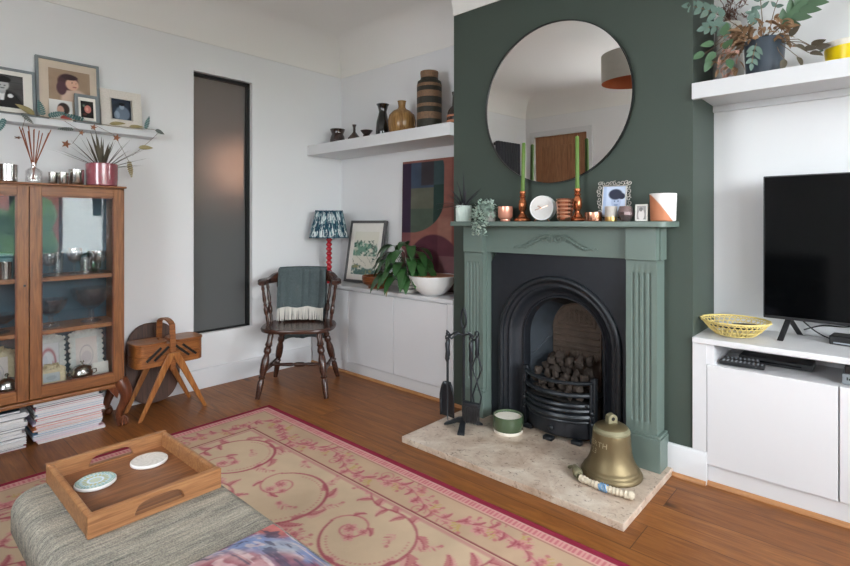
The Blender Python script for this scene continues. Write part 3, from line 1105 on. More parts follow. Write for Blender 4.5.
# scroll ornament: two mirrored leafy S scrolls
mb = MB()
for sg in (-1, 1):
    cx = -1.345
    pth, rr = [], []
    for k in range(26):          # tail rises from the outside to the crown
        u = 1 - k / 26
        pth.append((cx + sg * (.027 + .185 * u), 2.527, 1.129 - .072 * (3 * u * u - 2 * u ** 3) - .004 * math.sin(PI * u)))
        rr.append(.0075 * (1 - u) + .004)
    for k in range(30):          # and curls in as a volute
        u = k / 29
        q = R(90) + R(520) * u
        r = .023 * (1 - .80 * u)
        pth.append((cx + sg * (.027 + r * math.cos(q)), 2.527, 1.106 + r * math.sin(q)))
        rr.append(.0075 - .003 * u)
    mb.ball((cx + sg * .027, 2.525, 1.106), .007, 8)
    mb.tube(pth, rr, 6, flat=.8)
    for k in range(9):           # leaflets
        u = .12 + .085 * k
        bx, bz = cx + sg * (.027 + .185 * u), 1.128 - .072 * (3 * u * u - 2 * u ** 3)
        mb.tube([(bx, 2.527, bz - .001), (bx + sg * .008, 2.523, bz - .013 + .003 * k / 8), (bx - sg * .002, 2.527, bz - .024 + .008 * k / 8)], [.006, .0055, .002], 5)
        mb.tube([(bx, 2.527, bz + .002), (bx + sg * .012, 2.524, bz + .008), (bx + sg * .020, 2.527, bz + .004)], [.005, .004, .002], 5)
    for k in range(4):
        mb.ball((cx + sg * (.212 + .011 * k), 2.526, 1.057 + .003 * (-1) ** k), .0055, 6)
mb.build('scroll_ornament', 'green', t)

# cast iron arched insert
CX, CZ = -1.355, .535
GC = CX + .008
t = thing('cast_iron_fireplace', 'black cast-iron arched fireplace insert with bowed grate', 'fireplace', (CX, 2.58, HZ), world=True)
def arch(r, y, n=28, zb=HZ, xs=1.0, cz=CZ):
    p = [(CX - r * xs, y, zb)]
    for k in range(n + 1):
        q = PI - PI * k / n
        p.append((CX + r * xs * math.cos(q), y, cz + r * math.sin(q)))
    p.append((CX + r * xs, y, zb))
    return p
def outer(y, x0, x1, z1, n=28, r=.36):
    p = [(x0, y, HZ)]
    for k in range(n + 1):
        q = PI - PI * k / n
        c, s = math.cos(q), math.sin(q)
        kx = (x1 - CX) / c if c > 1e-6 else ((x0 - CX) / c if c < -1e-6 else 1e9)
        kz = (z1 - CZ) / s if s > 1e-6 else 1e9
        m = min(kx, kz)
        p.append((CX + c * m, y, CZ + s * m))
    p.append((x1, y, HZ))
    return p
mb = MB()
mb.strip([outer(2.572, -1.7805, -.956, 1.018), arch(.365, 2.572)], False)
mb.build('surround_plate', 'iron', t, ang=30)
MB().tube(arch(.352, 2.566), .017, 10).build('arch_moulding', 'iron_bar', t)
mb = MB()
sec = [(.340, 2.574), (.328, 2.585), (.318, 2.588), (.310, 2.583), (.303, 2.586), (.292, 2.612), (.275, 2.632), (.262, 2.645), (.254, 2.648), (.248, 2.640), (.242, 2.640), (.236, 2.652), (.233, 2.70)]
mb.strip([arch(r, y) for r, y in sec], False)
mb.build('arch_reveal', 'iron', t, ang=50)
# splayed cheeks that narrow towards the back
mb = MB()
n = 28
front = arch(.233, 2.70, n)
back = [(CX + (p[0] - CX) * .66 , 2.83, p[2] if p[2] <= CZ else CZ + (p[2] - CZ) * .85) for p in front]
third = 7
mb.strip([front[:third + 6], back[:third + 6]], False)
mb.strip([front[-(third + 6):], back[-(third + 6):]], False)
mb.build('cheek_plate', 'iron_grey', t)
MB().strip([front[third + 4:-(third + 4)], [(p[0], 2.83, p[2] - .01) for p in back[third + 4:-(third + 4)]]], False).build('throat', 'soot_and_hole_dark', t)
# fireback: arched panel with a rectangular relief and ribs
mb = MB()
fb = [(CX - .150, HZ), (CX - .150, .56)] + [(CX + .150 * math.cos(PI - PI * k / 16), .58 + .17 * math.sin(PI - PI * k / 16)) for k in range(17)] + [(CX + .150, .56), (CX + .150, HZ)]
mb.prism(fb, 2.825, 2.84, lambda a, b, d: (a, d, b))
rib = lambda pts, r: mb.tube([(a, 2.823, b) for a, b in pts], r, 6)
rib([(CX - .118, .59), (CX - .118, .62)] + [(CX + .118 * math.cos(PI - PI * k / 12), .62 + .10 * math.sin(PI - PI * k / 12)) for k in range(13)] + [(CX + .118, .59), (CX - .118, .59)], .006)
rib([(CX - .14, .565), (CX + .14, .565)], .005)
rib([(CX - .14, .53), (CX + .14, .53)], .009)
rib([(CX - .14, .49), (CX + .14, .49)], .007)
rib([(CX - .14, .46), (CX + .14, .46)], .010)
for k in range(7):
    for j in range(4):
        a, b = CX - .09 + .03 * k, .612 + .022 * j
        if (a - CX) ** 2 + ((b - .62) * 1.25) ** 2 < .0105:
            rib([(a - .010, b), (a, b + .009), (a + .010, b), (a, b - .009), (a - .010, b)], .0028)
for k in range(12):
    rib([(CX - .12 + .022 * k, .40), (CX - .12 + .022 * k, .44)], .006)
mb.build('fireback', 'fireback', t, ang=30)
MB().box(CX - .275, 2.845, HZ, CX + .275, 2.86, .835).build('back_plate', 'soot_and_hole_dark', t, smooth=False)
# raised scroll line on the cheek
mb = MB()
cl = []
for k in range(14):
    u = k / 13
    yy = 2.705 + .12 * u
    xx = CX - .233 + (.233 * .34) * (yy - 2.70) / .13 + .003
    cl.append((xx, yy, .415 + .095 * (3 * u * u - 2 * u ** 3)))
mb.tube(cl, .004, 6)
mb.build('cheek_scroll', 'iron_grey', t)
# bowed grate
def bow(z, r, off=0, h=0, mat='iron_bar', name='grate_bar'):
    pth = []
    for k in range(21):
        u = -1 + 2 * k / 20
        pth.append((GC + .198 * u, 2.592 - (.098 + off) * (1 - u * u) ** .8, z))
    return MB().tube(pth, r, 8, flat=1 if not h else h, up=(0, 0, 1)).build(name, mat, t)
bow(.352, .017, .010, .55)
bow(.287, .016, .006, .8)
bow(.232, .012, .006)
bow(.205, .012, .010)
bow(.172, .018, .006)
mb = MB()
rows = []
for z, off in ((.055, -.01), (.065, 0), (.135, .002), (.145, -.006)):
    rows.append([(GC + .196 * (-1 + 2 * k / 20), 2.592 - (.094 + off) * (1 - (-1 + 2 * k / 20) ** 2) ** .8, z) for k in range(21)])
mb.strip(rows, False)
bow(.146, .008, .006)
ad = mb.build('ash_door', 'iron', t, ang=30)
MB().turned((GC + .01, 2.500, .10), (GC + .01, 2.470, .10), [(.006, 0), (.006, .4), (.014, .5), (.015, .75), (.010, .95), (.001, 1)], 14).build('knob', 'iron_bar', ad)
for sgn in (-1, 1):
    mb = MB().box(GC + sgn * .202 - .013, 2.575, HZ, GC + sgn * .202 + .013, 2.612, .375)
    for z in (.20, .14):
        mb.ball((GC + sgn * .202, 2.567, z), .014, 10)
    mb.box(GC + sgn * .197 - .006, 2.560, HZ + .01, GC + sgn * .197 + .006, 2.58, .35)
    mb.build('grate_post', 'iron_bar', t, bevel=.003)
for u in (-.9, -.02, .72):
    MB().obox((GC + .19 * u, 2.585 - .10 * (1 - u * u) ** .8, HZ + .011), (.055, .04, .022)).build('grate_foot', 'iron_bar', t, bevel=.006)
MB().box(GC - .185, 2.545, .232, GC + .185, 2.80, .24).build('coal_bed', 'soot_and_hole_dark', t, smooth=False)

# lumps of coal
rng = random.Random(5)
def lump(x, y, z, r):
    pts = []
    for i in range(22):
        v = Vector((rng.gauss(0, 1), rng.gauss(0, 1), rng.gauss(0, 1))).normalized()
        m = max(abs(v.x), abs(v.y), abs(v.z))
        v = v * (.72 / m + .28) * r * rng.uniform(.86, 1.0)
        pts.append((v.x * 1.08, v.y, v.z * .92))
    o = MB().hull(pts).build('coal', 'coal', ang=28, smooth=False, bevel=.003)
    o.location = (x, y, z)
    o.rotation_euler = (rng.uniform(0, 3), rng.uniform(0, 3), rng.uniform(0, 3))
    return tag(o, 'ash-grey lump of coal heaped in the iron grate', 'coal', 'lumps of coal in the grate')
P_ = []
for (y, z, n, wd, r) in ((2.565, .275, 6, .15, .025), (2.56, .325, 6, .15, .026), (2.615, .365, 6, .16, .029), (2.68, .385, 5, .15, .031), (2.66, .430, 4, .10, .030), (2.73, .435, 5, .12, .031), (2.75, .33, 4, .12, .036), (2.65, .29, 5, .15, .032)):
    for i in range(n):
        P_.append([Vector((GC - wd + 2 * wd * (i + .5) / n + rng.uniform(-.008, .008), y + rng.uniform(-.01, .01), z + rng.uniform(-.006, .006))), r * rng.uniform(.85, 1.1)])
for it in range(160):        # let the lumps settle apart
    for i in range(len(P_)):
        for j in range(i):
            d = P_[i][0] - P_[j][0]
            m = (P_[i][1] + P_[j][1]) * 1.02 - d.length
            if m > 0:
                d = d.normalized() * m * .5
                P_[i][0] += d
                P_[j][0] -= d
    for p in P_:
        u = (p[0].x - GC) / .198
        yf = 2.592 - .098 * max(0, 1 - u * u) ** .8 + .020 + p[1]
        p[0].x = min(max(p[0].x, GC - .172 + p[1] * .6), GC + .172 - p[1] * .6)
        p[0].y = min(max(p[0].y, yf), 2.80 - p[1])
        p[0].z = max(p[0].z - .00012, .241 + p[1])
for p, r in P_:
    lump(p.x, p.y, p.z, r * .96)

# mirror over the mantel
t = thing('round_mirror', 'large round mirror with thin black rim above the mantelpiece', 'mirror', (-1.384, YB - .022, 1.862), rot=(R(.8), 0, 0))
mb = MB()
n = 96
mb.strip([[(r * math.cos(2 * PI * k / n), y, r * math.sin(2 * PI * k / n)) for k in range(n)] for r, y in ((.438, .008), (.446, .008), (.446, -.012), (.4425, -.012), (.4425, -.004), (.438, .008))], True)
mb.build('rim', 'black_frame', t, ang=30)
MB().add([(.4428 * math.cos(2 * PI * k / n), -.004, .4428 * math.sin(2 * PI * k / n)) for k in range(n)], [tuple(range(n))]).build('mirror_glass', 'mirror', t, smooth=False)
# ================================================================== PICTURES (helpers)
def picture(name, label, cat, loc, rz, w, h, fr, depth, lean, frame_mat, paint, photo_rect, mount='mount', group=None, nx=44, ny=52, profile=None, gloss=True):
    """leaning frame; local x to the right, front faces local -y; photo_rect in fractions of the frame"""
    t = thing(name, label, cat, loc, group=group, rot=(-lean, 0, rz))
    mb = MB()
    x0, x1 = -w / 2, w / 2
    o = [(x0, 0), (x1, 0), (x1, h), (x0, h)]
    i = [(x0 + fr, fr), (x1 - fr, fr), (x1 - fr, h - fr), (x0 + fr, h - fr)]
    rings = [[(a, 0, b) for a, b in o], [(a, -depth, b) for a, b in o], [(a, -depth, b) for a, b in i], [(a, -depth + .008, b) for a, b in i]]
    mb.strip(rings, True)
    mb.add([(a, 0, b) for a, b in o], [(0, 1, 2, 3)])
    mb.build('frame', frame_mat, t, smooth=False, bevel=.0012)
    if mount:
        MB().add([(a, -depth + .007, b) for a, b in i], [(0, 1, 2, 3)]).build('mount', mount, t, smooth=False)
    U, V = UVgrid(nx, ny)
    a0, b0, a1, b1 = photo_rect
    P = flat((x0 + a0 * w, -depth + .0055, b0 * h), ((a1 - a0) * w, 0, 0), (0, 0, (b1 - b0) * h), U, V)
    painted('photo', P, paint(U, V), 'paint_gloss' if gloss else 'paint', t)
    return t

def ph_groom(U, V):
    c = fill(U, '4a4a4a') * (.8 + .4 * fbm(U * 5, V * 5, 1))[..., None]
    c = blend(c, np.clip((np.abs(np.sin(V * 16)) < .15).astype(float), 0, 1) * .4, '2c2c2c')
    c = blend(c, ell(U, V, .5, -.05, .52, .58), '141416')
    c = blend(c, np.clip((.10 - np.abs(U - .47) + .14 * (V - .45)) / .03, 0, 1) * (V < .55) * (V > .2), 'dedede')
    c = blend(c, ell(U, V, .48, .50, .09, .10), 'a5a5a5')
    c = blend(c, ell(U, V, .48, .68, .17, .19), 'b5b5b5')
    c = blend(c, ell(U, V, .44, .66, .025, .02) + ell(U, V, .54, .66, .025, .02), '5c5c5c')
    c = blend(c, ell(U, V, .49, .58, .06, .018), '6a6a6a')
    c = blend(c, ell(U, V, .48, .84, .21, .11) * (V > .76), '1b1b1b')
    return blend(c, ell(U, V, .68, .36, .07, .06), 'd8d8d8')
def ph_girl(U, V):
    c = fill(U, 'a98f78') * (.85 + .3 * fbm(U * 3, V * 3, 2))[..., None]
    c = blend(c, ell(U, V, .62, .05, .34, .36), 'd0b4a2')
    c = blend(c, ell(U, V, .46, .62, .25, .26), '4c3236')
    c = blend(c, ell(U, V, .30, .40, .12, .22), '553840')
    c = blend(c, ell(U, V, .56, .56, .16, .19), 'd9ab93')
    c = blend(c, ell(U, V, .56, .62, .02, .015) + ell(U, V, .65, .61, .018, .015), '3f2a2a')
    c = blend(c, ell(U, V, .62, .48, .05, .018), 'a35f5c')
    return blend(c, ell(U, V, .50, .78, .20, .09), '3f2b30')
def ph_bride(U, V):
    c = fill(U, 'dad8d6')
    c = blend(c, ell(U, V, .62, .60, .27, .30), '2d2422')
    c = blend(c, ell(U, V, .48, .52, .16, .22), 'b98f7f')
    c = blend(c, ell(U, V, .44, .42, .06, .02), '964f4c')
    c = blend(c, ell(U, V, .72, .12, .26, .18), 'b34b42')
    return blend(c, rect(U, V, 0, 0, 1, .10), 'efe9e4')
def ph_newborn(U, V):
    c = fill(U, '191a1b')
    c = blend(c, ell(U, V, .55, .52, .28, .24), 'c97d74')
    c = blend(c, ell(U, V, .50, .52, .10, .10), 'dda193')
    c = blend(c, ell(U, V, .25, .70, .10, .07), '6e7d6e')
    return blend(c, ell(U, V, .30, .20, .16, .08), '52302c')
def ph_couple(U, V):
    c = fill(U, '1f2833') * (.7 + .9 * fbm(U * 6, V * 6, 8))[..., None]
    c = blend(c, ell(U, V, .55, .30, .38, .36) * .8, '7d8da0')
    c = blend(c, ell(U, V, .52, .62, .13, .13), '97a6b8')
    c = blend(c, ell(U, V, .52, .75, .15, .08), '11161d')
    return blend(c, ell(U, V, .24, .2, .15, .2) * .7, '9fb0c2')
def ph_child(U, V):
    c = fill(U, 'c3d0e6')
    c = blend(c, rect(U, V, 0, 0, .18, 1) * .5, '8fa5cc')
    c = blend(c, ell(U, V, .58, .48, .20, .22), 'a9b7d3')
    c = blend(c, ell(U, V, .55, .72, .28, .17), '1d2238')
    c = blend(c, ell(U, V, .80, .66, .14, .10), '1d2238')
    c = blend(c, ell(U, V, .52, .50, .03, .02) + ell(U, V, .66, .50, .03, .02), '33405f')
    return blend(c, ell(U, V, .58, .38, .08, .025), '6a7ba3')

# ================================================================== PICTURE LEDGE
LZ = 1.79
HP = PI / 2
picture('framed_photograph', 'wide blue-grey frame with black and white portrait of person in suit', 'picture', (-3.600, .538, LZ), HP, .280, .268, .014, .018, R(9), 'grey_frame', ph_groom, (.16, .15, .80, .85), group=None)
picture('framed_photograph', 'tall grey frame with beige mount and sepia portrait of dark-haired child', 'picture', (-3.625, .845, LZ), HP, .322, .380, .015, .020, R(7), 'grey_frame', ph_girl, (.19, .34, .84, .84), 'beige_mount')
picture('framed_photograph', 'small grey frame with photo on black leaning against the larger grey frame', 'picture', (-3.578, .925, LZ), HP, .125, .178, .017, .016, R(9), 'grey_frame', ph_newborn, (.24, .2, .76, .78))
picture('framed_photograph', 'square cream mosaic frame with small blue-black photo at end of the ledge', 'picture', (-3.605, 1.122, LZ), HP, .236, .246, .055, .016, R(9), 'mosaic', ph_couple, (.27, .24, .73, .78), None)
t = thing('photo_print', 'small unframed colour photo of dark-haired person propped on picture ledge', 'photo', (-3.582, .796, LZ), rot=(-R(10), 0, HP))
U, V = UVgrid(36, 40)
MB().box(-.057, 0, 0, .057, .003, .128).build('card', 'mount', t, smooth=False)
painted('photo', flat((-.055, -.0006, .003), (.110, 0, 0), (0, 0, .122), U, V), ph_bride(U, V), 'paint_gloss', t)

# leaf garland along the ledge
def leaflet_frond(mb, base, d, L, W, pairs=8, mi=0, droop=.1):
    d = Vector(d).normalized()
    a, b, _ = basis(d)
    side = Vector((0, 1, 0)) - d * d.y
    side = side.normalized() if side.length > .15 else a
    mb.tube([Vector(base), Vector(base) + d * L * .5, Vector(base) + d * L], [.0016, .0014, .0008], 5, mi=mi)
    for k in range(pairs):
        t = (k + .6) / pairs
        w = W * math.sin(PI * (.18 + .74 * t)) * (1.1 - .45 * t)
        for sg in (-1, 1):
            mb.leaf(Vector(base) + d * L * t, side * sg + d * .55, w, L / pairs * .95, droop, mi, 4, .1, face=(1, -.3, .1))
def flat_leaf(mb, base, d, L, W, mi=0, droop=.25):
    mb.leaf(base, d, L, W, droop, mi, 7, .18, face=(1, -.3, .1))
t = thing('leaf_garland', 'garland of metal leaves, fern fronds and stars draped on the picture ledge', 'garland', (-3.55, .9, LZ), world=True)
gx = -3.552
wire = [(gx, .30, LZ + .006), (gx, .5, LZ + .004), (gx + .005, .63, LZ + .012), (gx, .75, LZ + .004), (gx, .9, LZ + .010), (gx, 1.05, LZ + .003), (gx + .004, 1.2, LZ + .008), (gx + .01, 1.29, LZ + .012), (gx + .012, 1.318, LZ - .004)]
mb = MB().tube(wire, .0016, 5)
mb.tube([(gx + .014, 1.313, LZ - .01), (gx + .014, 1.26, 1.72), (gx + .014, 1.16, 1.62)], .0013, 5)
mb.tube([(gx + .014, .62, LZ - .01), (gx + .014, .60, 1.69)], .0013, 5)
mb.tube([(gx + .014, .80, LZ - .005), (gx + .014, .885, 1.735), (gx + .014, .84, 1.66)], .0013, 5)
mb.tube([(gx + .014, .95, LZ - .005), (gx + .014, 1.06, 1.735), (gx + .014, 1.14, 1.58)], .0013, 5)
mb.build('wire', 'stem', t)
for (y, z, dy, dz, L, W, m, kind) in (
        (.66, 1.800, -.85, .55, .10, .032, 'leaf_gold', 0), (.70, 1.800, -.30, 1, .085, .045, 'leaf_teal', 1), (.72, 1.802, .9, .35, .085, .04, 'leaf_teal', 1),
        (.90, 1.808, -1, .12, .115, .04, 'leaf_teal', 1), (.60, 1.80, .7, -.7, .075, .030, 'leaf_grey', 1), (.53, 1.76, -.4, -1, .09, .04, 'leaf_teal', 1),
        (.845, 1.745, -1, -.15, .08, .035, 'leaf_grey', 1), (1.235, 1.797, .25, 1, .085, .035, 'leaf_teal', 1), (1.295, 1.80, .8, -.25, .06, .026, 'leaf_grey', 0),
        (1.195, 1.672, 1, .22, .085, .030, 'leaf_gold', 0), (1.140, 1.585, .1, -1, .105, .042, 'leaf_gold', 1), (1.03, 1.800, 1, .3, .09, .024, 'leaf_gold', 0), (1.14, 1.800, 1, .2, .085, .022, 'leaf_gold', 0), (.50, 1.80, -1, .3, .1, .035, 'leaf_grey', 0)):
    mb = MB()
    b = (gx + .016, y, z)
    if kind:
        leaflet_frond(mb, b, (.12, dy, dz), L, W * .55)
    else:
        flat_leaf(mb, b, (.15, dy, dz), L, W)
    mb.build('frond' if kind else 'leaf', m, t, recalc=False)
for y, z, r, tilt in ((.586, 1.662, .020, 1.2), (.884, 1.727, .017, .3), (1.07, 1.720, .025, .2), (.808, 1.652, .026, .3), (.946, 1.768, .019, .2)):
    mb = MB()
    pts = [(r * (1 if k % 2 == 0 else .42) * math.sin(PI * k / 5 + .2), r * (1 if k % 2 == 0 else .42) * math.cos(PI * k / 5 + .2)) for k in range(10)]
    mb.prism(pts, -.002, .002, lambda a, b, d: (gx + .018 + d + b * math.sin(tilt) * .8, y + a, z + b * math.cos(tilt)))
    mb.build('star', 'star', t, smooth=False)

# ================================================================== DISPLAY CABINET
KX0, KX1, KY0, KY1, KZ0, KZ1 = -3.655, -3.385, .145, 1.066, .24, 1.41
t = thing('display_cabinet', 'glazed oak display cabinet on cabriole legs against the white wall', 'cabinet', (-3.52, .6, 0), world=True)
mb = MB()
mb.box(KX0, KY0, KZ0 + .02, KX1, KY0 + .02, KZ1 - .012).box(KX0, KY1 - .02, KZ0 + .02, KX1, KY1, KZ1 - .012)
mb.box(KX0, KY0, KZ0 + .012, KX1, KY1, KZ0 + .035).box(KX0, KY0, KZ1 - .034, KX1, KY1, KZ1 - .012)
mb.build('carcass', 'oak_cab', t, smooth=False, bevel=.002)
MB().box(KX0 - .004, KY0 - .006, KZ1 - .012, KX1 + .026, KY1 + .006, KZ1).build('top', 'oak_cab_h', t, smooth=False, bevel=.004)
MB().box(KX0, KY0 - .006, KZ0 - .010, KX1 + .030, KY1 + .006, KZ0 + .012).build('base_moulding', 'oak_cab_h', t, smooth=False, bevel=.006, seg=3)
MB().box(KX0 + .001, KY0 + .02, KZ0 + .035, KX0 + .007, KY1 - .02, KZ1 - .034).build('back_panel', 'teal_back', t, smooth=False)
for z in (.588, .876):
    MB().box(KX0 + .007, KY0 + .021, z, KX1 - .004, KY1 - .021, z + .024).build('shelf', 'oak_cab_h', t, smooth=False, bevel=.003)
mid = (KY0 + KY1) / 2
for (a, b, side) in ((KY0 + .012, mid - .002, 0), (mid + .002, KY1 - .012, 1)):
    z0, z1 = KZ0 + .018, KZ1 - .022
    x0, x1 = KX1 + .001, KX1 + .021
    st, rl = .050, .047
    mb = MB()
    mb.box(x0, a, z0, x1, a + st, z1).box(x0, b - st, z0, x1, b, z1)
    d = mb.build('door', 'oak_cab', t, smooth=False, bevel=.002)
    MB().box(x0, a + st, z0, x1, b - st, z0 + rl + .012).build('rail', 'oak_cab_h', d, smooth=False, bevel=.002)
    MB().box(x0, a + st, z1 - rl, x1, b - st, z1).build('rail', 'oak_cab_h', d, smooth=False, bevel=.002)
    # inner bead
    mb = MB()
    ya, yb, za, zb = a + st, b - st, z0 + rl + .012, z1 - rl
    for q in ((ya, za, ya + .006, zb), (yb - .006, za, yb, zb), (ya, za, yb, za + .006), (ya, zb - .006, yb, zb)):
        mb.box(x0 + .004, q[0], q[1], x1 - .005, q[2], q[3])
    mb.build('glazing_bead', 'mahogany', d, smooth=False)
    MB().box(x0 + .006, ya + .002, za + .002, x0 + .009, yb - .002, zb - .002).build('glass_pane', 'clear', d, smooth=False)
    if side == 0:
        MB().turned((x1 - .002, b - .018, .865), (x1 + .003, b - .018, .865), [(.006, 0), (.006, 1)], 12).build('keyhole', 'black', d)
# cabriole legs with clawed feet
for sx in (0, 1):
    for sy in (-1, 1):
        cx = KX1 + .004 if sx else KX0 + .05
        cy = KY1 - .028 if sy > 0 else KY0 + .028
        ox = .010 if sx else -.004
        mb = MB()
        path, rr = [], []
        for k in range(15):
            u = k / 14
            z = .232 * (1 - u) + .028
            s = math.sin(PI * min(1, u * 1.35)) * .030 if u < .74 else -.014 * math.sin(PI * (u - .74) / .52)
            s2 = .016 * u ** 6
            path.append((cx + (ox * 2.2) * (s / .026) * .9 + s2 * (1 if sx else -.3), cy + sy * (s + s2), z))
            rr.append(.027 * (1 - u) ** 1.2 + .0165 + (.005 if u > .93 else 0))
        mb.tube(path, rr, 14)
        fx, fy = path[-1][0] + .006, path[-1][1] + sy * .004
        mb.ball((fx, fy, .026), .027, 12, sq=(1, 1, .95))
        for q in range(5):
            an = (0 if sx else PI) + (q - 2) * .62 + sy * .5
            mb.tube([(fx + .012 * math.cos(an), fy + .012 * math.sin(an), .05), (fx + .030 * math.cos(an), fy + .030 * math.sin(an), .036), (fx + .032 * math.cos(an), fy + .032 * math.sin(an), .004)], [.008, .009, .006], 6)
        # knee bracket that runs under the base
        mb.hull([(cx - .02, cy - sy * .065, .232), (cx + .02, cy - sy * .065, .232), (cx - .022, cy, .232), (cx + .022, cy, .232), (cx - .015, cy - sy * .015, .16), (cx + .015, cy - sy * .015, .16), (cx, cy - sy * .06, .222)])
        mb.build('leg', 'mahogany', t)

# ---- things inside the cabinet
def glass_bowl(name, label, loc, r, h, foot=.5, mat='crystal', group=None):
    mb = MB()
    prof = [(r * foot, 0), (r * foot, .006), (r * .16, .018), (r * .13, h * .36), (r * .40, h * .46), (r * .82, h * .70), (r, h), (r * .96, h), (r * .76, h * .73), (r * .34, h * .50), (.002, h * .46)]
    mb.lathe(prof, 28)
    for k in range(14):
        q = 2 * PI * k / 14
        mb.tube([(r * .42 * math.cos(q), r * .42 * math.sin(q), h * .48), (r * .84 * math.cos(q + .2), r * .84 * math.sin(q + .2), h * .72), (r * .99 * math.cos(q), r * .99 * math.sin(q), h * .97)], .0018, 4)
    o = mb.build(name, mat)
    o.location = loc
    return tag(o, label, 'glass bowl', group)
S0, S1, S2 = KZ0 + .036, .6125, .9005
glass_bowl('pedestal_bowl', 'large cut-glass pedestal bowl on the middle shelf of the display cabinet', (-3.50, .925, S1), .105, .200, .5)
glass_bowl('pedestal_bowl', 'smaller cut-glass pedestal bowl beside the large one on middle shelf', (-3.49, .725, S1), .082, .155, .5)
def tumbler(label, loc, r, h, name='drinking_glass', mat='crystal', stem=False, cat='glass'):
    if stem:
        prof = [(r * .8, 0), (r * .8, .004), (.006, .012), (.005, h * .42), (r * .7, h * .52), (r, h * .78), (r * .9, h), (r * .86, h), (r * .95, h * .78), (r * .6, h * .55), (.001, h * .5)]
    else:
        prof = [(r * .85, 0), (r, h), (r * .93, h), (r * .78, .012), (.001, .012)]
    o = MB().lathe(prof, 22).build(name, mat)
    o.location = loc
    return tag(o, label, cat)
tumbler('wide stemmed coupe glass nearest the door stile on top shelf', (-3.47, .715, S2), .05, .125, 'coupe_glass', stem=True)
tumbler('slim cut-glass tumbler behind the coupe on the top cabinet shelf', (-3.57, .775, S2), .03, .125)
tumbler('tall stemmed goblet in the middle of the top cabinet shelf', (-3.48, .835, S2), .04, .15, 'goblet', stem=True)
tumbler('short cut-glass tumbler between goblets on the top cabinet shelf', (-3.485, .893, S2), .032, .09)
tumbler('round stemmed goblet near the side panel on the top cabinet shelf', (-3.48, .955, S2), .045, .13, 'goblet', stem=True)
t = thing('glass_teapot', 'small green-tinted glass jug at end of the top cabinet shelf', 'jug', (-3.585, .955, S2), R(180))
M['green_glass'] = clear_glass('green_tinted_glass', 'a8d4b2', .08, .5, .05)
MB().lathe([(.03, 0), (.045, .03), (.042, .075), (.028, .10), (.030, .125), (.026, .125), (.024, .10), (.038, .07), (.04, .03), (.001, .008)], 22).build('body', 'green_glass', t)
MB().tube([(0, .028, .11), (0, .062, .10), (0, .066, .06), (0, .043, .035)], .004, 6).build('handle', 'green_glass', t)

def print_floral(U, V):
    c = fill(U, 'd9dadd')
    r = np.sqrt((U - .5) ** 2 + ((V - .45) * .9) ** 2)
    c = blend(c, np.exp(-((r - .33) / .05) ** 2) * (V > .3) * .9, 'b07078')
    c = blend(c, np.clip(fbm(U * 14, V * 14, 4) * 2.6 - 1.5, 0, 1) * (np.abs(U - .78) < .12) * (V < .5), 'b85c55')
    return blend(c, ell(U, V, .35, .45, .13, .2) * .5, 'b9bdc6')
def print_sketch(U, V):
    c = fill(U, 'd8cdc8')
    r = np.sqrt((U - .5) ** 2 + (V - .45) ** 2)
    c = blend(c, np.exp(-((r - .30) / .015) ** 2) * .6, '8d8790')
    c = blend(c, ell(U, V, .5, .4, .24, .18) * .35, 'a89ba6')
    return blend(c, rect(U, V, .2, .1, .8, .16) * .4, '8a8488')
def print_pale(U, V):
    c = fill(U, 'b9c0c4')
    return blend(c, ell(U, V, .5, .45, .3, .25) * .5, '8c979e')
def ornate_frame(label, loc, w, h, mat, paint, bw=.025):
    t = thing('ornate_frame', label, 'picture', (loc[0], loc[1], loc[2] + .0115), rot=(-R(8), 0, HP))
    mb = MB()
    x0, x1 = -w / 2, w / 2
    for (a0, b0, a1, b1) in ((x0, 0, x0 + bw, h), (x1 - bw, 0, x1, h), (x0, 0, x1, bw), (x0, h - bw, x1, h)):
        mb.box(a0, -.014, b0, a1, 0, b1)
    n = 9
    for k in range(n):
        u = k / (n - 1)
        r = .010 + .008 * math.sin(PI * u)
        mb.ball((x0 + w * u, -.008, h + .012 * math.sin(PI * u)), r, 8, sq=(1.1, .6, 1))
        for xx in (x0, x1):
            mb.ball((xx, -.008, h * u), .009 + .003 * (k % 2), 8, sq=(1, .6, 1.2))
    for sg in (-1, 1):
        mb.tube([(sg * .006, -.012, h + .028), (sg * .030, -.014, h + .030), (sg * .036, -.014, h + .014), (sg * .022, -.014, h + .010)], .006, 6)
    mb.build('frame', mat, t, ang=60)
    U, V = UVgrid(36, 44)
    painted('photo', flat((x0 + bw, -.006, bw), (w - 2 * bw, 0, 0), (0, 0, h - 2 * bw), U, V), paint(U, V), 'paint', t)
ornate_frame('white carved frame with pink floral print on the bottom cabinet shelf', (-3.575, .733, S0), .152, .235, 'ornate', print_floral)
ornate_frame('white carved frame with pale sketch beside the floral one in cabinet', (-3.565, .920, S0), .162, .245, 'ornate', print_sketch)
ornate_frame('little gilt filigree frame standing low in front of the floral print', (-3.475, .725, S0), .115, .085, 'ornate_gold', print_pale, .018)
t = thing('place_card', 'small white printed card beside the lidded silver pot in cabinet', 'card', (-3.500, .975, S0), rot=(-R(8), 0, HP))
MB().box(-.042, 0, 0, .042, .002, .085).build('card', 'mount', t, smooth=False)
def silver_pot(label, loc):
    t = thing('lidded_pot', label, 'pot', loc)
    MB().lathe([(.028, 0), (.030, .006), (.022, .014), (.050, .035), (.056, .055), (.046, .075), (.046, .08)], 26).build('body', 'silver', t)
    MB().lathe([(.049, .080), (.040, .092), (.018, .102), (.006, .106), (.006, .112), (.011, .118), (.006, .126), (.001, .127)], 26).build('lid', 'silver', t)
    for sg in (-1, 1):
        MB().tube([(0, sg * .050, .065), (0, sg * .070, .066), (0, sg * .072, .048), (0, sg * .054, .040)], .0035, 6).build('handle', 'silver', t)
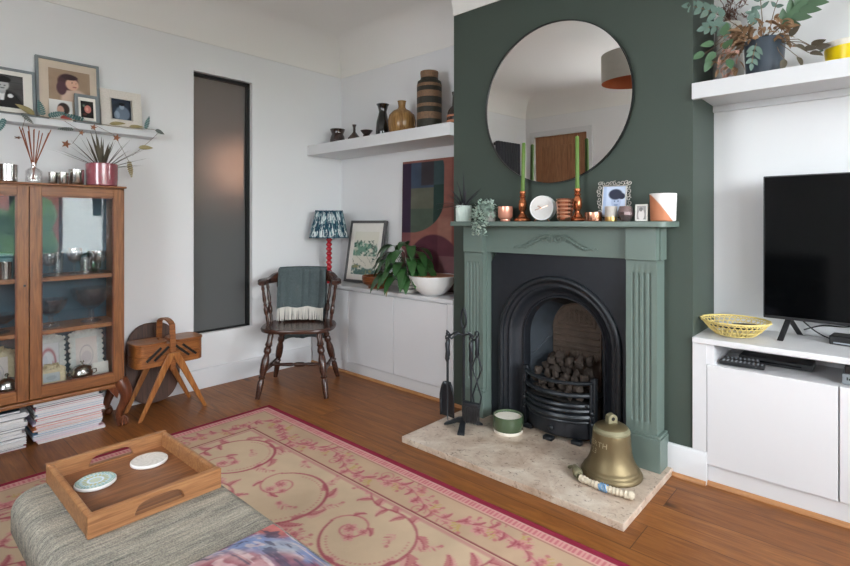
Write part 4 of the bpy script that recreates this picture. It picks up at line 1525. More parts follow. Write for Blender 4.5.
silver_pot('round lidded silver pot in front of the carved frames in cabinet', (-3.450, .866, S0))
silver_pot('round lidded silver pot behind the other door of the cabinet', (-3.450, .525, S0))
t = thing('jewellery_box', 'teal box with silver cup shape behind the half-cut cabinet door', 'box', (-3.53, .50, S2), world=True)
MB().box(-3.60, .42, S2, -3.47, .555, S2 + .11).build('body', 'teal_box', t, smooth=False, bevel=.006)
MB().box(-3.603, .417, S2 + .11, -3.467, .558, S2 + .135).build('lid', 'teal_box', t, smooth=False, bevel=.006)
tumbler('small silver beaker in front of the teal box in cabinet', (-3.43, .515, S2), .03, .09, 'beaker', 'silver', cat='cup')
glass_bowl('shallow_dish', 'shallow glass dish behind the half-cut cabinet door', (-3.49, .50, S1), .075, .10, .6)
ornate_frame('gilt carved frame behind the other lidded silver pot in cabinet', (-3.57, .50, S0), .15, .2, 'ornate_gold', print_sketch)

# ---- magazines under the cabinet
covers = ['b8a7c4', 'e9e6e2', 'c95a5f', 'd98a5c', 'dfdfe0', '7fa3c2', 'e2b9c0', 'cdb8d6', '4e5a6e', 'e6e3df', 'd4d7da', 'c06a76', 'f0d264', '2f4a5a', 'e5e5e7', '9c3b4b']
for m in covers:
    M['cover_' + m] = plain('magazine_cover_' + m, m, .35)
rng = random.Random(21)
cn = {'b8a7c4': 'lilac', 'e9e6e2': 'cream', 'c95a5f': 'red', 'd98a5c': 'orange', 'dfdfe0': 'white', '7fa3c2': 'blue', 'e2b9c0': 'pink', 'cdb8d6': 'mauve', '4e5a6e': 'slate', 'e6e3df': 'ivory', 'd4d7da': 'pale grey', 'c06a76': 'rose', 'f0d264': 'yellow', '2f4a5a': 'navy', 'e5e5e7': 'off-white', '9c3b4b': 'crimson'}
def magazines(y0, y1, order, where, group, ztop):
    z = .0005
    n = len(order)
    words = ['lowest', 'second from the floor', 'third from the floor', 'fourth from the floor', 'fifth from the floor', 'sixth from the floor', 'seventh from the floor', 'eighth from the floor', 'ninth from the floor', 'tenth from the floor', 'eleventh from the floor', 'twelfth from the floor', 'thirteenth from the floor', 'fourteenth from the floor', 'fifteenth from the floor', 'sixteenth from the floor', 'seventeenth from the floor', 'eighteenth from the floor', 'nineteenth from the floor', 'topmost']
    for k, c in enumerate(order):
        th = ztop / n * rng.uniform(.8, 1.2) if k < n - 1 else max(.006, ztop - z)
        th = min(th, max(.006, ztop - z - (n - 1 - k) * .006))
        a = y0 + rng.uniform(-.010, .012) + (.010 if k % 5 == 0 else 0)
        b = a + (y1 - y0) * rng.uniform(.94, 1.0)
        xf = -3.395 + rng.uniform(-.008, .006)
        mb = MB()
        ct = .0013
        mb.box(xf - .21, a, z, xf, b, z + ct, 0)
        mb.box(xf - .21, a, z + th - ct - .0004, xf, b, z + th - .0004, 0)
        mb.box(xf - .208, a + .002, z + ct, xf - .0025, b - .002, z + th - ct - .0004, 1)
        mb.box(xf - .21, a - .0006, z, xf, a + .0016, z + th - .0004, 0)
        o = mb.build('magazine', ['cover_' + c, 'page'], smooth=False)
        tag(o, '%s magazine, %s in the stack %s' % (cn[c], words[k if k < n - 1 else 19], where), 'magazine', group)
        z += th
magazines(.636, .962, ['e9e6e2', 'e2b9c0', 'cdb8d6', 'dfdfe0', '7fa3c2', 'd4d7da', 'd98a5c', 'e2b9c0', 'd98a5c', 'b8a7c4', 'dfdfe0', 'c95a5f', 'e6e3df', '7fa3c2', 'd4d7da', 'e5e5e7', 'c06a76', '2f4a5a', 'e5e5e7'], 'beside the clawed cabinet leg', 'magazines stacked beside the cabinet leg', .222)
magazines(.275, .600, ['9c3b4b', '4e5a6e', 'e9e6e2', 'd4d7da', 'dfdfe0', '2f4a5a', 'e5e5e7', 'd4d7da', 'e6e3df', '4e5a6e', 'e5e5e7', 'd4d7da', 'dfdfe0', 'e9e6e2', '4e5a6e', 'e5e5e7', 'd4d7da', '2f4a5a'], 'under the middle of the cabinet', 'magazines stacked under the middle of the cabinet', .205)

# ---- on top of the cabinet
def votive(label, loc, r, h):
    o = MB().lathe([(r * .82, 0), (r * .95, .006), (r, h), (r * .95, h), (r * .88, .01), (.001, .008)], 26).build('votive_holder', 'silver')
    o.location = loc
    return tag(o, label, 'candle holder')
votive('largest mercury-silver votive cup, alone beside the reed diffuser', (-3.432, .527, KZ1), .043, .092)
votive('slim silver votive cup standing nearest the reed diffuser', (-3.425, .722, KZ1), .023, .064)
votive('small silver votive cup between the slim cup and the tall one', (-3.395, .763, KZ1), .025, .064)
votive('tall silver votive cup standing nearest the red plant pot', (-3.42, .831, KZ1), .038, .087)
t = thing('reed_diffuser', 'glass bottle of brown diffuser reeds on the display cabinet', 'diffuser', (-3.425, .636, KZ1))
MB().lathe([(.033, 0), (.038, .008), (.038, .062), (.030, .074), (.014, .084), (.014, .108), (.018, .112), (.012, .112), (.010, .085), (.028, .07), (.034, .06), (.034, .01), (.001, .006)], 26).build('bottle', 'crystal', t)
rng = random.Random(4)
for k in range(11):
    an = 2 * PI * k / 11 + rng.uniform(-.2, .2)
    s = rng.uniform(.045, .085)
    MB().tube([(-.006 * math.cos(an), -.006 * math.sin(an), .02), (.012 * math.cos(an) * .5, .010 * math.sin(an), .11), (s * math.cos(an) * .5, s * math.sin(an), rng.uniform(.27, .305))], .0024, 6).build('reed', 'reed', t)
t = thing('potted_plant', 'spiky olive-leaved plant in crackled red pot on the display cabinet', 'plant', (-3.435, .962, KZ1))
MB().lathe([(.072, 0), (.080, .006), (.083, .06), (.083, .128), (.079, .132), (.075, .128), (.073, .10), (.001, .10)], 36).build('pot', 'red_glaze', t)
MB().lathe([(.073, .1005), (.05, .108), (.001, .110)], 20).build('soil', 'soil', t)
mb = MB()
for (dy, dz, L, w) in ((-.85, .40, .26, .012), (-.62, .62, .24, .013), (-.42, .95, .24, .016), (-.18, 1.0, .26, .018), (-.06, 1.0, .22, .016), (.12, 1.0, .20, .016), (.3, 1.0, .21, .015), (.5, .85, .23, .014), (.8, .62, .26, .015), (.95, .42, .29, .013), (1.0, .25, .24, .012), (.7, .75, .22, .013), (-.3, .8, .18, .014), (.2, .8, .17, .014)):
    for dx in (.22, -.18):
        mb.leaf((rng.uniform(-.02, .02), dy * .03, .106), (dx + rng.uniform(-.15, .15), dy, dz), L * rng.uniform(.8, 1.02), w, .12, 0, 7, .3, shape=.7)
mb.build('foliage', 'leaf_olive', t, recalc=False)

# ================================================================== SEWING BOX + BOARD
t = thing('sewing_box', 'golden wooden cantilever sewing box on splayed legs beside the cabinet', 'sewing box', (-3.43, 1.315, 0), world=True)
bx0, bx1, by0, by1, bz0, bz1 = -3.525, -3.335, 1.115, 1.525, .308, .452
def rrect(x0, x1, y0, y1, r, n=6):
    p = []
    for cx, cy, a in ((x1 - r, y1 - r, 0), (x0 + r, y1 - r, PI / 2), (x0 + r, y0 + r, PI), (x1 - r, y0 + r, 3 * PI / 2)):
        for k in range(n + 1):
            q = a + PI / 2 * k / n
            p.append((cx + r * math.cos(q), cy + r * math.sin(q)))
    return p
idn = lambda a, b, d: (a, b, d)
zm = (bz0 + bz1) / 2 - .004
MB().prism(rrect(bx0, bx1, by0, by1, .05), bz0, zm - .001, idn).build('lower_tray', 'sew_wood', t, bevel=.003)
MB().prism(rrect(bx0, bx1, by0, by1, .05), zm + .001, bz1 - .012, idn).build('upper_tray', 'sew_wood', t, bevel=.002)
yc = (by0 + by1) / 2
for a, b in ((by0, yc - .015), (yc + .015, by1)):
    l = MB().prism(rrect(bx0 - .004, bx1 + .004, a - .004 if a == by0 else a, b + .004 if b == by1 else b, .05 if True else 0, 6), bz1 - .012, bz1 + .003, idn).build('lid', 'sew_wood', t, bevel=.004)
    MB().turned(((bx0 + bx1) / 2, yc + (-.045 if a == by0 else .045), bz1 + .003), ((bx0 + bx1) / 2, yc + (-.045 if a == by0 else .045), bz1 + .017), [(.005, 0), (.005, .5), (.009, .6), (.009, .9), (.002, 1)], 12).build('knob', 'mahogany', l)
# bentwood handle running front to back over the box
pth = [(bx1 + .014, yc, zm - .10), (bx1 + .014, yc, bz1 + .02), (bx1 + .006, yc, bz1 + .085)]
for k in range(1, 8):
    q = PI * k / 8
    pth.append(((bx0 + bx1) / 2 + (.101 + .008) * math.cos(q), yc, bz1 + .085 + .045 * math.sin(q)))
pth += [(bx0 - .006, yc, bz1 + .085), (bx0 - .014, yc, bz1 + .02), (bx0 - .014, yc, zm - .10)]
mb = MB()
rings = []
for i, p in enumerate(pth):
    a, b = Vector(pth[max(i - 1, 0)]), Vector(pth[min(i + 1, len(pth) - 1)])
    d = (b - a).normalized()
    nrm = Vector((0, 1, 0)).cross(d).normalized()
    hw, ht = .017, .0055
    p = Vector(p)
    rings.append([p + Vector((0, hw, 0)) + nrm * ht, p + Vector((0, hw, 0)) - nrm * ht, p - Vector((0, hw, 0)) - nrm * ht, p - Vector((0, hw, 0)) + nrm * ht])
mb.strip(rings, True, 0, True)
mb.build('handle', 'sew_wood', t, bevel=.002)
for xs, sgx in ((bx1 + .0125, 1), (bx0 - .0125, -1)):
    for fy, sg in ((1.125, -1), (1.520, 1)):
        mb = MB()
        top = Vector((xs + sgx * .012, yc + sg * .012, bz0 + .075))
        bot = Vector((xs + sgx * .010, fy, 0))
        rings = []
        for u, hw in ((0, .020), (.15, .024), (1, .012)):
            p = top + (bot - top) * u
            rings.append([p + Vector((.008, hw, 0)), p + Vector((-.006, hw, 0)), p + Vector((-.006, -hw, 0)), p + Vector((.008, -hw, 0))])
        mb.strip(rings, True, 0, True)
        mb.build('leg', 'sew_leg', t, smooth=False, bevel=.004)
for ya, yb in ((yc - .150, yc - .065), (yc - .105, yc - .020), (yc + .150, yc + .065), (yc + .105, yc + .022)):
    za, zb = (bz0 + .040, bz1 - .030)
    lo, hi = Vector((bx1 + .005, ya, za)), Vector((bx1 + .005, yb, zb))
    if yb > yc:
        lo, hi = Vector((bx1 + .005, yb + .0, zb)), Vector((bx1 + .005, ya, za))
    d = (hi - lo).normalized()
    nz = Vector((1, 0, 0)).cross(d)
    mb = MB()
    mb.strip([[p + nz * .007 + Vector((.003, 0, 0)), p + nz * .007 - Vector((.004, 0, 0)), p - nz * .007 - Vector((.004, 0, 0)), p - nz * .007 + Vector((.003, 0, 0))] for p in (lo, hi)], True, 0, True)
    mb.build('strut', 'black', t, smooth=False)
t = thing('oval_board', 'dark brown oval wooden board leaning on the wall behind sewing box', 'board', (-3.602, 1.315, .006), rot=(0, -R(6), 0))
mb = MB()
n = 40
pts = [(.172 * math.copysign(abs(math.cos(2 * PI * k / n)) ** .75, math.cos(2 * PI * k / n)), .262 + .262 * math.copysign(abs(math.sin(2 * PI * k / n)) ** .8, math.sin(2 * PI * k / n))) for k in range(n)]
mb.prism(pts, -.012, .012, lambda a, b, d: (d, a, b))
mb.build('board', 'board_wood', t, bevel=.004)

# ================================================================== OTTOMAN, TRAY, CUSHION
t = thing('ottoman', 'long footstool in grey-green woven fabric carrying the wooden tray', 'footstool', (-1.35, .51, 0), world=True)
OX0, OX1, OY0, OY1, OZ0, OZ1 = -1.905, -.70, .288, .748, .312, .42
mb = MB()
rings = []
r = .045
nz = 8
lev = [(OZ0, .012), (OZ0 + .012, 0)] + [(OZ1 - r + r * math.sin(PI / 2 * k / nz), r * (1 - math.cos(PI / 2 * k / nz))) for k in range(nz + 1)]
for z, ins in lev:
    rings.append([(a, b, z) for a, b in rrect(OX0 + ins, OX1 - ins, OY0 + ins, OY1 - ins, max(.075 - ins, .02), 8)])
for f in (.7, .35, .02):
    cx, cy = (OX0 + OX1) / 2, (OY0 + OY1) / 2
    last = rings[len(lev) - 1]
    rings.append([(cx + (p[0] - cx) * f, cy + (p[1] - cy) * f, OZ1) for p in last])
mb.strip(rings, True, 0, True)
mb.build('seat', 'weave', t, ang=60)
for sx in (OX0 + .075, OX1 - .075):
    for sy in (OY0 + .06, OY1 - .06):
        MB().turned((sx, sy, OZ0 + .006), (sx - (.012 if sx < -1.2 else -.012), sy, .011), [(.028, 0), (.026, .3), (.016, 1)], 16).build('leg', 'sew_leg', t)
t = thing('wooden_tray', 'rectangular acacia wood tray with cut-out handles on the footstool', 'tray', (-1.656, .545, OZ1 + .001), world=True)
TX0, TX1, TY0, TY1, TZ = -1.862, -1.45, .375, .714, OZ1 + .001
th, hh = .017, .057
MB().prism(rrect(TX0 + .004, TX1 - .004, TY0 + .004, TY1 - .004, .015), TZ, TZ + .012, idn).build('base', 'tray_wood', t, bevel=.003)
for ya, yb in ((TY0, TY0 + th), (TY1 - th, TY1)):
    MB().box(TX0 + .006, ya, TZ + .001, TX1 - .006, yb, TZ + hh).build('side', 'tray_side', t, smooth=False, bevel=.006, seg=3)
for xa, xb in ((TX0, TX0 + th), (TX1 - th, TX1)):
    yc2, hw = (TY0 + TY1) / 2, .062
    # side with an arched finger hole
    hole = [(yc2 - hw, .015), (yc2 - hw, .020)] + [(yc2 - hw * math.cos(PI * k / 14) ** 1 if False else yc2 - (hw - .004) * math.copysign(abs(math.cos(PI * k / 14)) ** .6, math.cos(PI * k / 14)), .022 + .024 * math.sin(PI * k / 14) ** .8) for k in range(1, 14)] + [(yc2 + hw, .020), (yc2 + hw, .015)]
    n = len(hole)
    out = []
    for (a, b) in hole:
        dx, dz = (a - yc2) / (TY1 - TY0) * 2, (b - .030) / hh * 2
        m = 1 / max(abs(dx), abs(dz), 1e-6)
        out.append((min(max(yc2 + (a - yc2) * m, TY0), TY1), min(max(.030 + (b - .030) * m, 0), hh)))
    out[0], out[-1] = (TY0, 0), (TY1, 0)
    i1 = min(range(n), key=lambda i: math.dist(out[i], (TY0, hh)))
    i2 = min(range(n), key=lambda i: math.dist(out[i], (TY1, hh)))
    out[i1], out[i2] = (TY0, hh), (TY1, hh)
    mb = MB()
    f = lambda pts, d: [(d, a, TZ + .001 + b) for a, b in pts]
    mb.strip([f(out, xa), f(hole, xa), f(hole, xb), f(out, xb), f(out, xa)], True)
    mb.build('handle_side', 'tray_side', t, smooth=False, bevel=.0025)
def coaster(label, loc, fn):
    t = thing('coaster', label, 'coaster', loc)
    MB().lathe([(.050, 0), (.0535, .003), (.0535, .008), (.051, .010), (.001, .010)], 40).build('disc', 'white_gloss', t)
    q, rr = np.meshgrid(np.linspace(0, 2 * PI, 97), np.linspace(.0005, .0505, 40))
    P = np.stack([rr * np.cos(q), rr * np.sin(q), np.full(q.shape, .0106)], -1)
    painted('printed_face', P, fn(q, rr / .0505), 'paint_gloss', t)
def c_mandala(q, r):
    c = fill(q, 'a9c3c6')
    c = blend(c, (r > .80) * .9, '86a9a4')
    c = blend(c, (np.abs(r - .90) < .06) * (np.sin(q * 30) > 0) * .8, 'd9d6c4')
    c = blend(c, (np.abs(r - .55) < .12) * (.5 + .5 * np.sin(q * 16)), 'b9b27c')
    c = blend(c, (np.abs(r - .70) < .06) * (np.sin(q * 24) > .2) * .9, 'd5e3ee')
    c = blend(c, (np.abs(r - .38) < .06) * 1.0, 'cfdbe6')
    return blend(c, (r < .28) * (.6 + .4 * np.sin(q * 8)), 'c9c7a0')
def c_grey(q, r):
    c = fill(q, 'cfcac3') * (.95 + .1 * fbm(q * 3, r * 8, 6))[..., None]
    return blend(c, (np.sin(q * 12 + r * 14) > .6) * .4 * (r > .3), 'b3aca4')
TT = TZ + .0125
coaster('round teal and cream mandala coaster on the wooden tray', (-1.722, .466, TT), c_mandala)
coaster('round plain stone-grey coaster on the wooden tray', (-1.748, .622, TT), c_grey)
# floral cushion
t = thing('cushion', 'painterly pink, red and blue patterned cushion lying on footstool end', 'cushion', (-.930, .478, OZ1 - .0))
U, V = UVgrid(170, 170)
S = .46
ex = (1 - np.abs(2 * U - 1) ** 2.6) * (1 - np.abs(2 * V - 1) ** 2.6)
X = (U - .5) * S * (1 - .05 * (1 - np.abs(2 * V - 1)) * 0) 
Y = (V - .5) * S
pin = 1 - .06 * np.sin(PI * U) * 0
col = fill(U, '8d8fb0')
n1, n2, n3 = fbm(U * 4 + 3, V * 4, 31), fbm(U * 5, V * 5 + 2, 37), fbm(U * 7, V * 7, 41)
col = blend(col, np.clip((n1 - .47) * 14, 0, 1), 'a0506a')
col = blend(col, np.clip((n2 - .52) * 14, 0, 1), '7484bb')
col = blend(col, np.clip((n3 - .55) * 14, 0, 1), 'c9a5a6')
col = blend(col, ell(U, V, .40, .42, .36, .33, .3), 'c3888a')
col = blend(col, ell(U, V, .32, .52, .16, .10, .5), 'a8475a')
col = blend(col, np.clip((n3 - .50) * 10, 0, 1) * ell(U, V, .45, .45, .3, .28, .5), '7a3a4a')
col = blend(col, ell(U, V, .06, .95, .10, .07, .5), 'd0655f')
col = blend(col, ell(U, V, .10, .80, .10, .10, .5), '7b90c9')
col = blend(col, ell(U, V, .28, .88, .09, .10, .5) * .8, '9fa6b6')
col = blend(col, ell(U, V, .55, .80, .20, .08, .5) * .8, '8a4a5c')
brush = fbm(U * 6 + 3 * n2, V * 26, 71)
col = blend(col, np.clip((brush - .56) * 16, 0, 1) * .7, '4d4a66')
col = blend(col, np.clip((.36 - brush) * 16, 0, 1) * .7, 'd9bcb8')
g_ = col.mean(-1, keepdims=True)
col = col * .68 + g_ * .32
col = col * (.85 + .3 * fbm(U * 30, V * 30, 3))[..., None]
Zt = .012 + .055 * ex
top = np.stack([X, Y, Zt], -1)
painted('top_cover', top, col, 'paint_cloth', t)
bot = np.stack([X, Y, .012 - .0115 * ex ** .6], -1)
painted('under_cover', bot[::-1], col[::-1], 'paint_cloth', t)
# ================================================================== CHAIR + THROW
ch = thing('captains_chair', 'dark-stained wooden captain\'s chair with turned legs under a wool throw', 'chair', (-3.174, 2.153, 0), R(44.1))
# saddle seat: local -y is the front
def seat_out(s):
    p = []
    for k in range(40):
        q = 2 * PI * k / 40
        c, n = math.cos(q), math.sin(q)
        x = .262 * math.copysign(abs(c) ** .62, c)
        y = (.225 if n > 0 else .232) * math.copysign(abs(n) ** .72, n)
        p.append((x * s * (1 - .06 * max(0, n)), y * s))
    return p
mb = MB()
rings = [[(a, b, .428) for a, b in seat_out(.93)], [(a, b, .433) for a, b in seat_out(.985)], [(a, b, .448) for a, b in seat_out(1.0)], [(a, b, .459) for a, b in seat_out(.975)], [(a, b, .457) for a, b in seat_out(.80)], [(a, b, .449) for a, b in seat_out(.5)], [(a, b, .447) for a, b in seat_out(.05)]]
mb.strip(rings, True, 0, True)
mb.build('seat', 'chair_wood', ch, ang=50)
leg_prof = [(.017, 0), (.021, .06), (.019, .14), (.0255, .20), (.017, .225), (.024, .25), (.026, .30), (.017, .335), (.020, .36), (.026, .42), (.027, .50), (.024, .60), (.017, .655), (.0235, .68), (.016, .705), (.021, .75), (.020, .85), (.015, 1.0)]
legs = {}
for nm, (tx, ty, bx, by) in dict(fl=(-.165, -.150, -.232, -.255), fr=(.165, -.150, .232, -.255), bl=(-.150, .135, -.240, .255), br=(.150, .135, .240, .255)).items():
    legs[nm] = (Vector((tx, ty, .432)), Vector((bx, by, .0)))
    MB().turned(legs[nm][0], legs[nm][1], leg_prof, 14).build('leg', 'chair_wood', ch)
at = lambda n, z: legs[n][0] + (legs[n][1] - legs[n][0]) * ((.432 - z) / .432)
sp = [(.009, 0), (.011, .15), (.014, .35), (.010, .40), (.016, .44), (.017, .5), (.016, .56), (.010, .60), (.014, .65), (.011, .85), (.009, 1)]
a0, a1, b0, b1 = at('fl', .165), at('bl', .165), at('fr', .165), at('br', .165)
MB().turned(a0, a1, sp, 12).build('stretcher', 'chair_wood', ch)
MB().turned(b0, b1, sp, 12).build('stretcher', 'chair_wood', ch)
MB().turned((a0 + a1) / 2, (b0 + b1) / 2, sp, 12).build('stretcher', 'chair_wood', ch)
# horseshoe arm rail
def rail_pt(u):
    """u -1..1 from one arm end round the back to the other"""
    q = u * R(102)
    return .264 * math.sin(q), .268 * math.cos(q)
mb = MB()
rings = []
for k in range(41):
    u = -1 + 2 * k / 40
    x, y = rail_pt(u)
    x2, y2 = rail_pt(min(1, u + .02)); x1, y1 = rail_pt(max(-1, u - .02))
    t = Vector((x2 - x1, y2 - y1, 0)).normalized()
    nrm = Vector((t.y, -t.x, 0))
    zt = .786 + (.052 * (1 - (abs(u) / .62) ** 2) ** .5 if abs(u) < .62 else 0)
    zt -= .010 if abs(u) > .93 else 0
    w = .024 if abs(u) < .72 else .024 + .012 * math.sin(PI * min(1, (abs(u) - .72) / .28))
    w = w if abs(u) < .97 else w * .75
    p = Vector((x, y, 0))
    rings.append([p + nrm * a * w + Vector((0, 0, z)) for a, z in ((1, .752), (1, zt - .008), (.7, zt), (-.7, zt), (-1, zt - .008), (-1, .752), (-.7, .745), (.7, .745))])
mb.strip(rings, True, 0, True)
mb.build('arm_rail', 'chair_wood', ch, ang=50)
spn = [(.008, 0), (.010, .08), (.012, .2), (.009, .24), (.016, .30), (.017, .40), (.009, .47), (.014, .50), (.009, .53), (.014, .62), (.011, .75), (.009, .84), (.013, .88), (.008, 1)]
for u in (-.93, -.72, -.48, -.17, .17, .48, .72, .93):
    x, y = rail_pt(u)
    MB().turned((x * .85, y * .66, .452), (x, y, .752), spn, 12).build('spindle', 'chair_wood', ch)

th = thing('wool_throw', 'grey-teal wool throw with cream fringe draped over the chair back', 'throw', (-3.174, 2.153, 0), R(44.1))
prof = [(.166, .552), (.178, .59), (.200, .65), (.222, .72), (.232, .78), (.236, .835), (.248, .852), (.268, .857), (.290, .850), (.301, .82), (.304, .76), (.303, .68), (.302, .58), (.302, .48), (.303, .40), (.304, .290)]
# resample
pp = []
for i in range(len(prof) - 1):
    for j in range(4):
        u = j / 4
        pp.append((prof[i][0] + (prof[i + 1][0] - prof[i][0]) * u, prof[i][1] + (prof[i + 1][1] - prof[i][1]) * u))
pp.append(prof[-1])
rows = []
nx = 60
for i, (y, z) in enumerate(pp):
    row = []
    v = i / (len(pp) - 1)
    for k in range(nx + 1):
        u = -1 + 2 * k / nx
        hw = .168 + .008 * math.sin(3 * v + 1)
        x = u * hw - .012 + .012 * v * 0
        amp = (.008 + .016 * abs(v - .42))
        w = amp * (math.sin(u * 8 + 1.2) + .6 * math.sin(u * 15 + 3 * v))
        if y < .27:
            yy = y - .010 - abs(w) * .6 - (.010 if u > .72 else 0) * (1 - v)
        else:
            yy = y + .009 + abs(w) * .6
        # follow the bow of the rail
        yy -= .268 * (1 - (max(0, 1 - (x / .264) ** 2)) ** .5) * (1.0 if z > .70 else max(0, .66 + .34 * (z - .452) / .25) if y < .27 else .9)
        row.append((x, yy, z + (.006 * math.sin(u * 7) if i in (0, len(pp) - 1) else 0)))
    rows.append(row)
body = MB().strip(rows, False).build('cloth', 'throw', th, ang=80, recalc=False)
sm = body.modifiers.new('thickness', 'SOLIDIFY')
sm.thickness = .005
mb = MB()
rng = random.Random(8)
for k in range(58):
    j = 1 + k
    x, y, z = rows[0][min(nx, j)]
    dx = rng.uniform(-.006, .006)
    mb.tube([(x, y, z + .006), (x + dx * .4, y - .004, z - .016), (x + dx, y - .012 + rng.uniform(-.004, .002), .463 + rng.uniform(0, .006))], [.0034, .0040, .0028], 5)
mb.build('fringe', 'fringe', th)

# ================================================================== ALCOVE CUPBOARD TOP
lp = thing('table_lamp', 'table lamp with red bobbin stem and pleated blue ikat shade in corner', 'lamp', (-3.497, 2.662, LT))
MB().lathe([(.075, 0), (.078, .006), (.072, .018), (.040, .026), (.020, .034)], 32).build('base', 'red_lacquer', lp)
prof = [(.018, .03)]
z = .036
while z < .405:
    prof += [(.014, z), (.0255, z + .0145), (.0265, z + .019), (.0255, z + .0235), (.014, z + .038)]
    z += .038
prof += [(.010, z), (.008, .46), (.008, .50), (.001, .50)]
MB().lathe(prof, 24).build('stem', 'red_lacquer', lp, ang=25)
q, v = np.meshgrid(np.linspace(0, 2 * PI, 361), np.linspace(0, 1, 70))
rad = .163 + (.112 - .163) * v + .0025 * np.sin(q * 60) * (1 - .2 * v)
rad = np.minimum(rad, .166)
P = np.stack([rad * np.cos(q), rad * np.sin(q), .377 + .228 * v + .004 * np.sin(q * 60) * (v > .97)], -1)
W = q * 12 / (2 * PI)
n = fbm(q * 18, v * 5, 12)
n2 = fbm(q * 40, v * 6, 15)
col = fill(q, '274658')
mot = np.cos(W * 2 * PI) * .45 + np.sin(v * 11) * .3 + (fbm(q * 30, v * 7, 12) - .45) * 4.2
col = blend(col, np.clip((mot - .25) * 6, 0, 1), 'd5dcdb')
col = blend(col, np.clip((n2 - .56) * 12, 0, 1) * .8, '6f9a9c')
col = blend(col, ((v < .035) | (v > .965)).astype(float) * .8, '2a4555')
col = blend(col, np.clip(np.sin(q * 60) * .5, 0, 1) * .18, '1b2d3a')
painted('shade', P, col, 'paint_cloth', lp)

def ph_landscape(U, V):
    c = fill(U, 'dcd8ca')
    n = fbm(U * 8, V * 12, 51)
    n2 = fbm(U * 14, V * 22, 53)
    sky = rect(U, V, .1, .72, .95, .80)
    c = blend(c, sky * np.clip((n2 - .5) * 8, 0, 1), '6d7a70')
    hill = np.clip((V - .42) / .03, 0, 1) * np.clip((.74 + .04 * np.sin(U * 5) - V) / .03, 0, 1)
    c = blend(c, hill * np.clip((n - .28) * 5, 0, 1), '6f9482')
    c = blend(c, hill * np.clip((n2 - .52) * 9, 0, 1), '35574a')
    c = blend(c, hill * np.clip((fbm(U * 9, V * 9, 57) - .58) * 9, 0, 1), 'a5b49a')
    c = blend(c, ell(U, V, .85, .52, .14, .22, .4) * np.clip((n2 - .45) * 7, 0, 1), '5f6e64')
    low = np.clip((.20 + .05 * np.sin(U * 7) - V) / .03, 0, 1)
    c = blend(c, low * np.clip((n2 - .28) * 5, 0, 1), '55706a')
    c = blend(c, low * np.clip((n - .55) * 8, 0, 1), '8c8a62')
    ln = (np.abs(np.sin(U * 9 + V * 14 + 3 * n)) < .09) * (V > .2) * (V < .45)
    return blend(c, ln * .8, '6b6b5c')
picture('framed_print', 'framed green landscape print leaning on the alcove wall beside lamp', 'picture', (-3.245, 2.815, LT + .001), R(3), .415, .525, .022, .026, R(10), 'dark_grey_frame', ph_landscape, (.17, .13, .85, .82), nx=110, ny=130, gloss=False)

# abstract canvas
cv = thing('abstract_canvas', 'tall abstract canvas of plum and green rounded shapes behind white bowl', 'painting', (-2.49, 2.905, LT + .001), rot=(-R(1.2), 0, 0))
MB().box(-.375, -.018, 0, .375, .012, .985).build('stretcher_frame', 'beige_mount', cv, smooth=False)
U, V = UVgrid(170, 210)
n = fbm(U * 4, V * 5, 61)
nb = fbm(U * 9, V * 30, 64)
c = fill(U, '9c6458')
c = blend(c, rect(U, V, .68, .0, 1, 1, .02) * .8, '7e4038')
c = blend(c, rect(U, V, .0, .0, .13, .62, .02) * .7, '7c4650')
c = blend(c, rect(U, V, .5, .35, .68, .55, .03) * .5, 'b98a78')
def rounded(U, V, x0, y0, x1, y1, r):
    dx = np.maximum(np.maximum(x0 + r - U, U - (x1 - r)), 0) * .75
    dy = np.maximum(np.maximum(y0 + r - V, V - (y1 - r)), 0) * .985
    rr = r * .75
    return np.clip((rr - np.sqrt(dx * dx + dy * dy)) / .006 + .5, 0, 1) * (U >= x0) * (U <= x1) * (V >= y0) * (V <= y1)
d1 = np.clip((1 - np.sqrt((np.maximum(U - .12, 0) / .46) ** 2 + (np.maximum(np.abs(V - .80) - .12, 0) / .25) ** 2)) * 60, 0, 1) * (V > .42) * (V < .985) * (U > .0)
sh = fill(U, '3a4740')
sh = blend(sh, (U < .13).astype(float), '3b2740')
sh = blend(sh, ((U > .13) & (V > .78)).astype(float), '44546a')
sh = blend(sh, ((U > .27) & (V > .80)).astype(float), '433c42')
sh = blend(sh, ((U > .44) & (V > .80)).astype(float), '3f5658')
sh = blend(sh, ((U > .13) & (U < .44) & (V <= .78)).astype(float), '6a6c5c')
sh = blend(sh, ((U > .44) & (V <= .80)).astype(float), '27423c')
sh = blend(sh, ((V < .62) & (U > .13) & (U < .44)).astype(float) * .5, '3f5a4e')
c = c * (1 - d1[..., None]) + sh * d1[..., None]
d2 = ell(U, V, .45, .05, .42, .37, .03)
s2 = fill(U, '5b2a38')
s2 = blend(s2, (U > .50).astype(float) * .6, '74404a')
s2 = blend(s2, ((U > .52) & (V < .26)).astype(float) * .8, '8d6466')
c = c * (1 - d2[..., None]) + s2 * d2[..., None]
c = blend(c, ell(U, V, 1.0, .62, .28, .27, .03) * .8, '6a3230')
c = c * (.68 + .30 * n + .12 * nb)[..., None]
painted('painted_face', flat((-.375, -.0185, 0), (.75, 0, 0), (0, 0, .985), U, V), c, 'paint', cv)

o = MB().lathe([(.070, 0), (.075, .006), (.070, .014), (.112, .036), (.122, .075), (.121, .095), (.115, .095), (.110, .072), (.095, .040), (.001, .030)], 40).build('wooden_bowl', 'bowl_wood')
o.location = (-2.935, 2.70, LT)
tag(o, 'polished brown turned wooden bowl in front of the framed print', 'bowl')

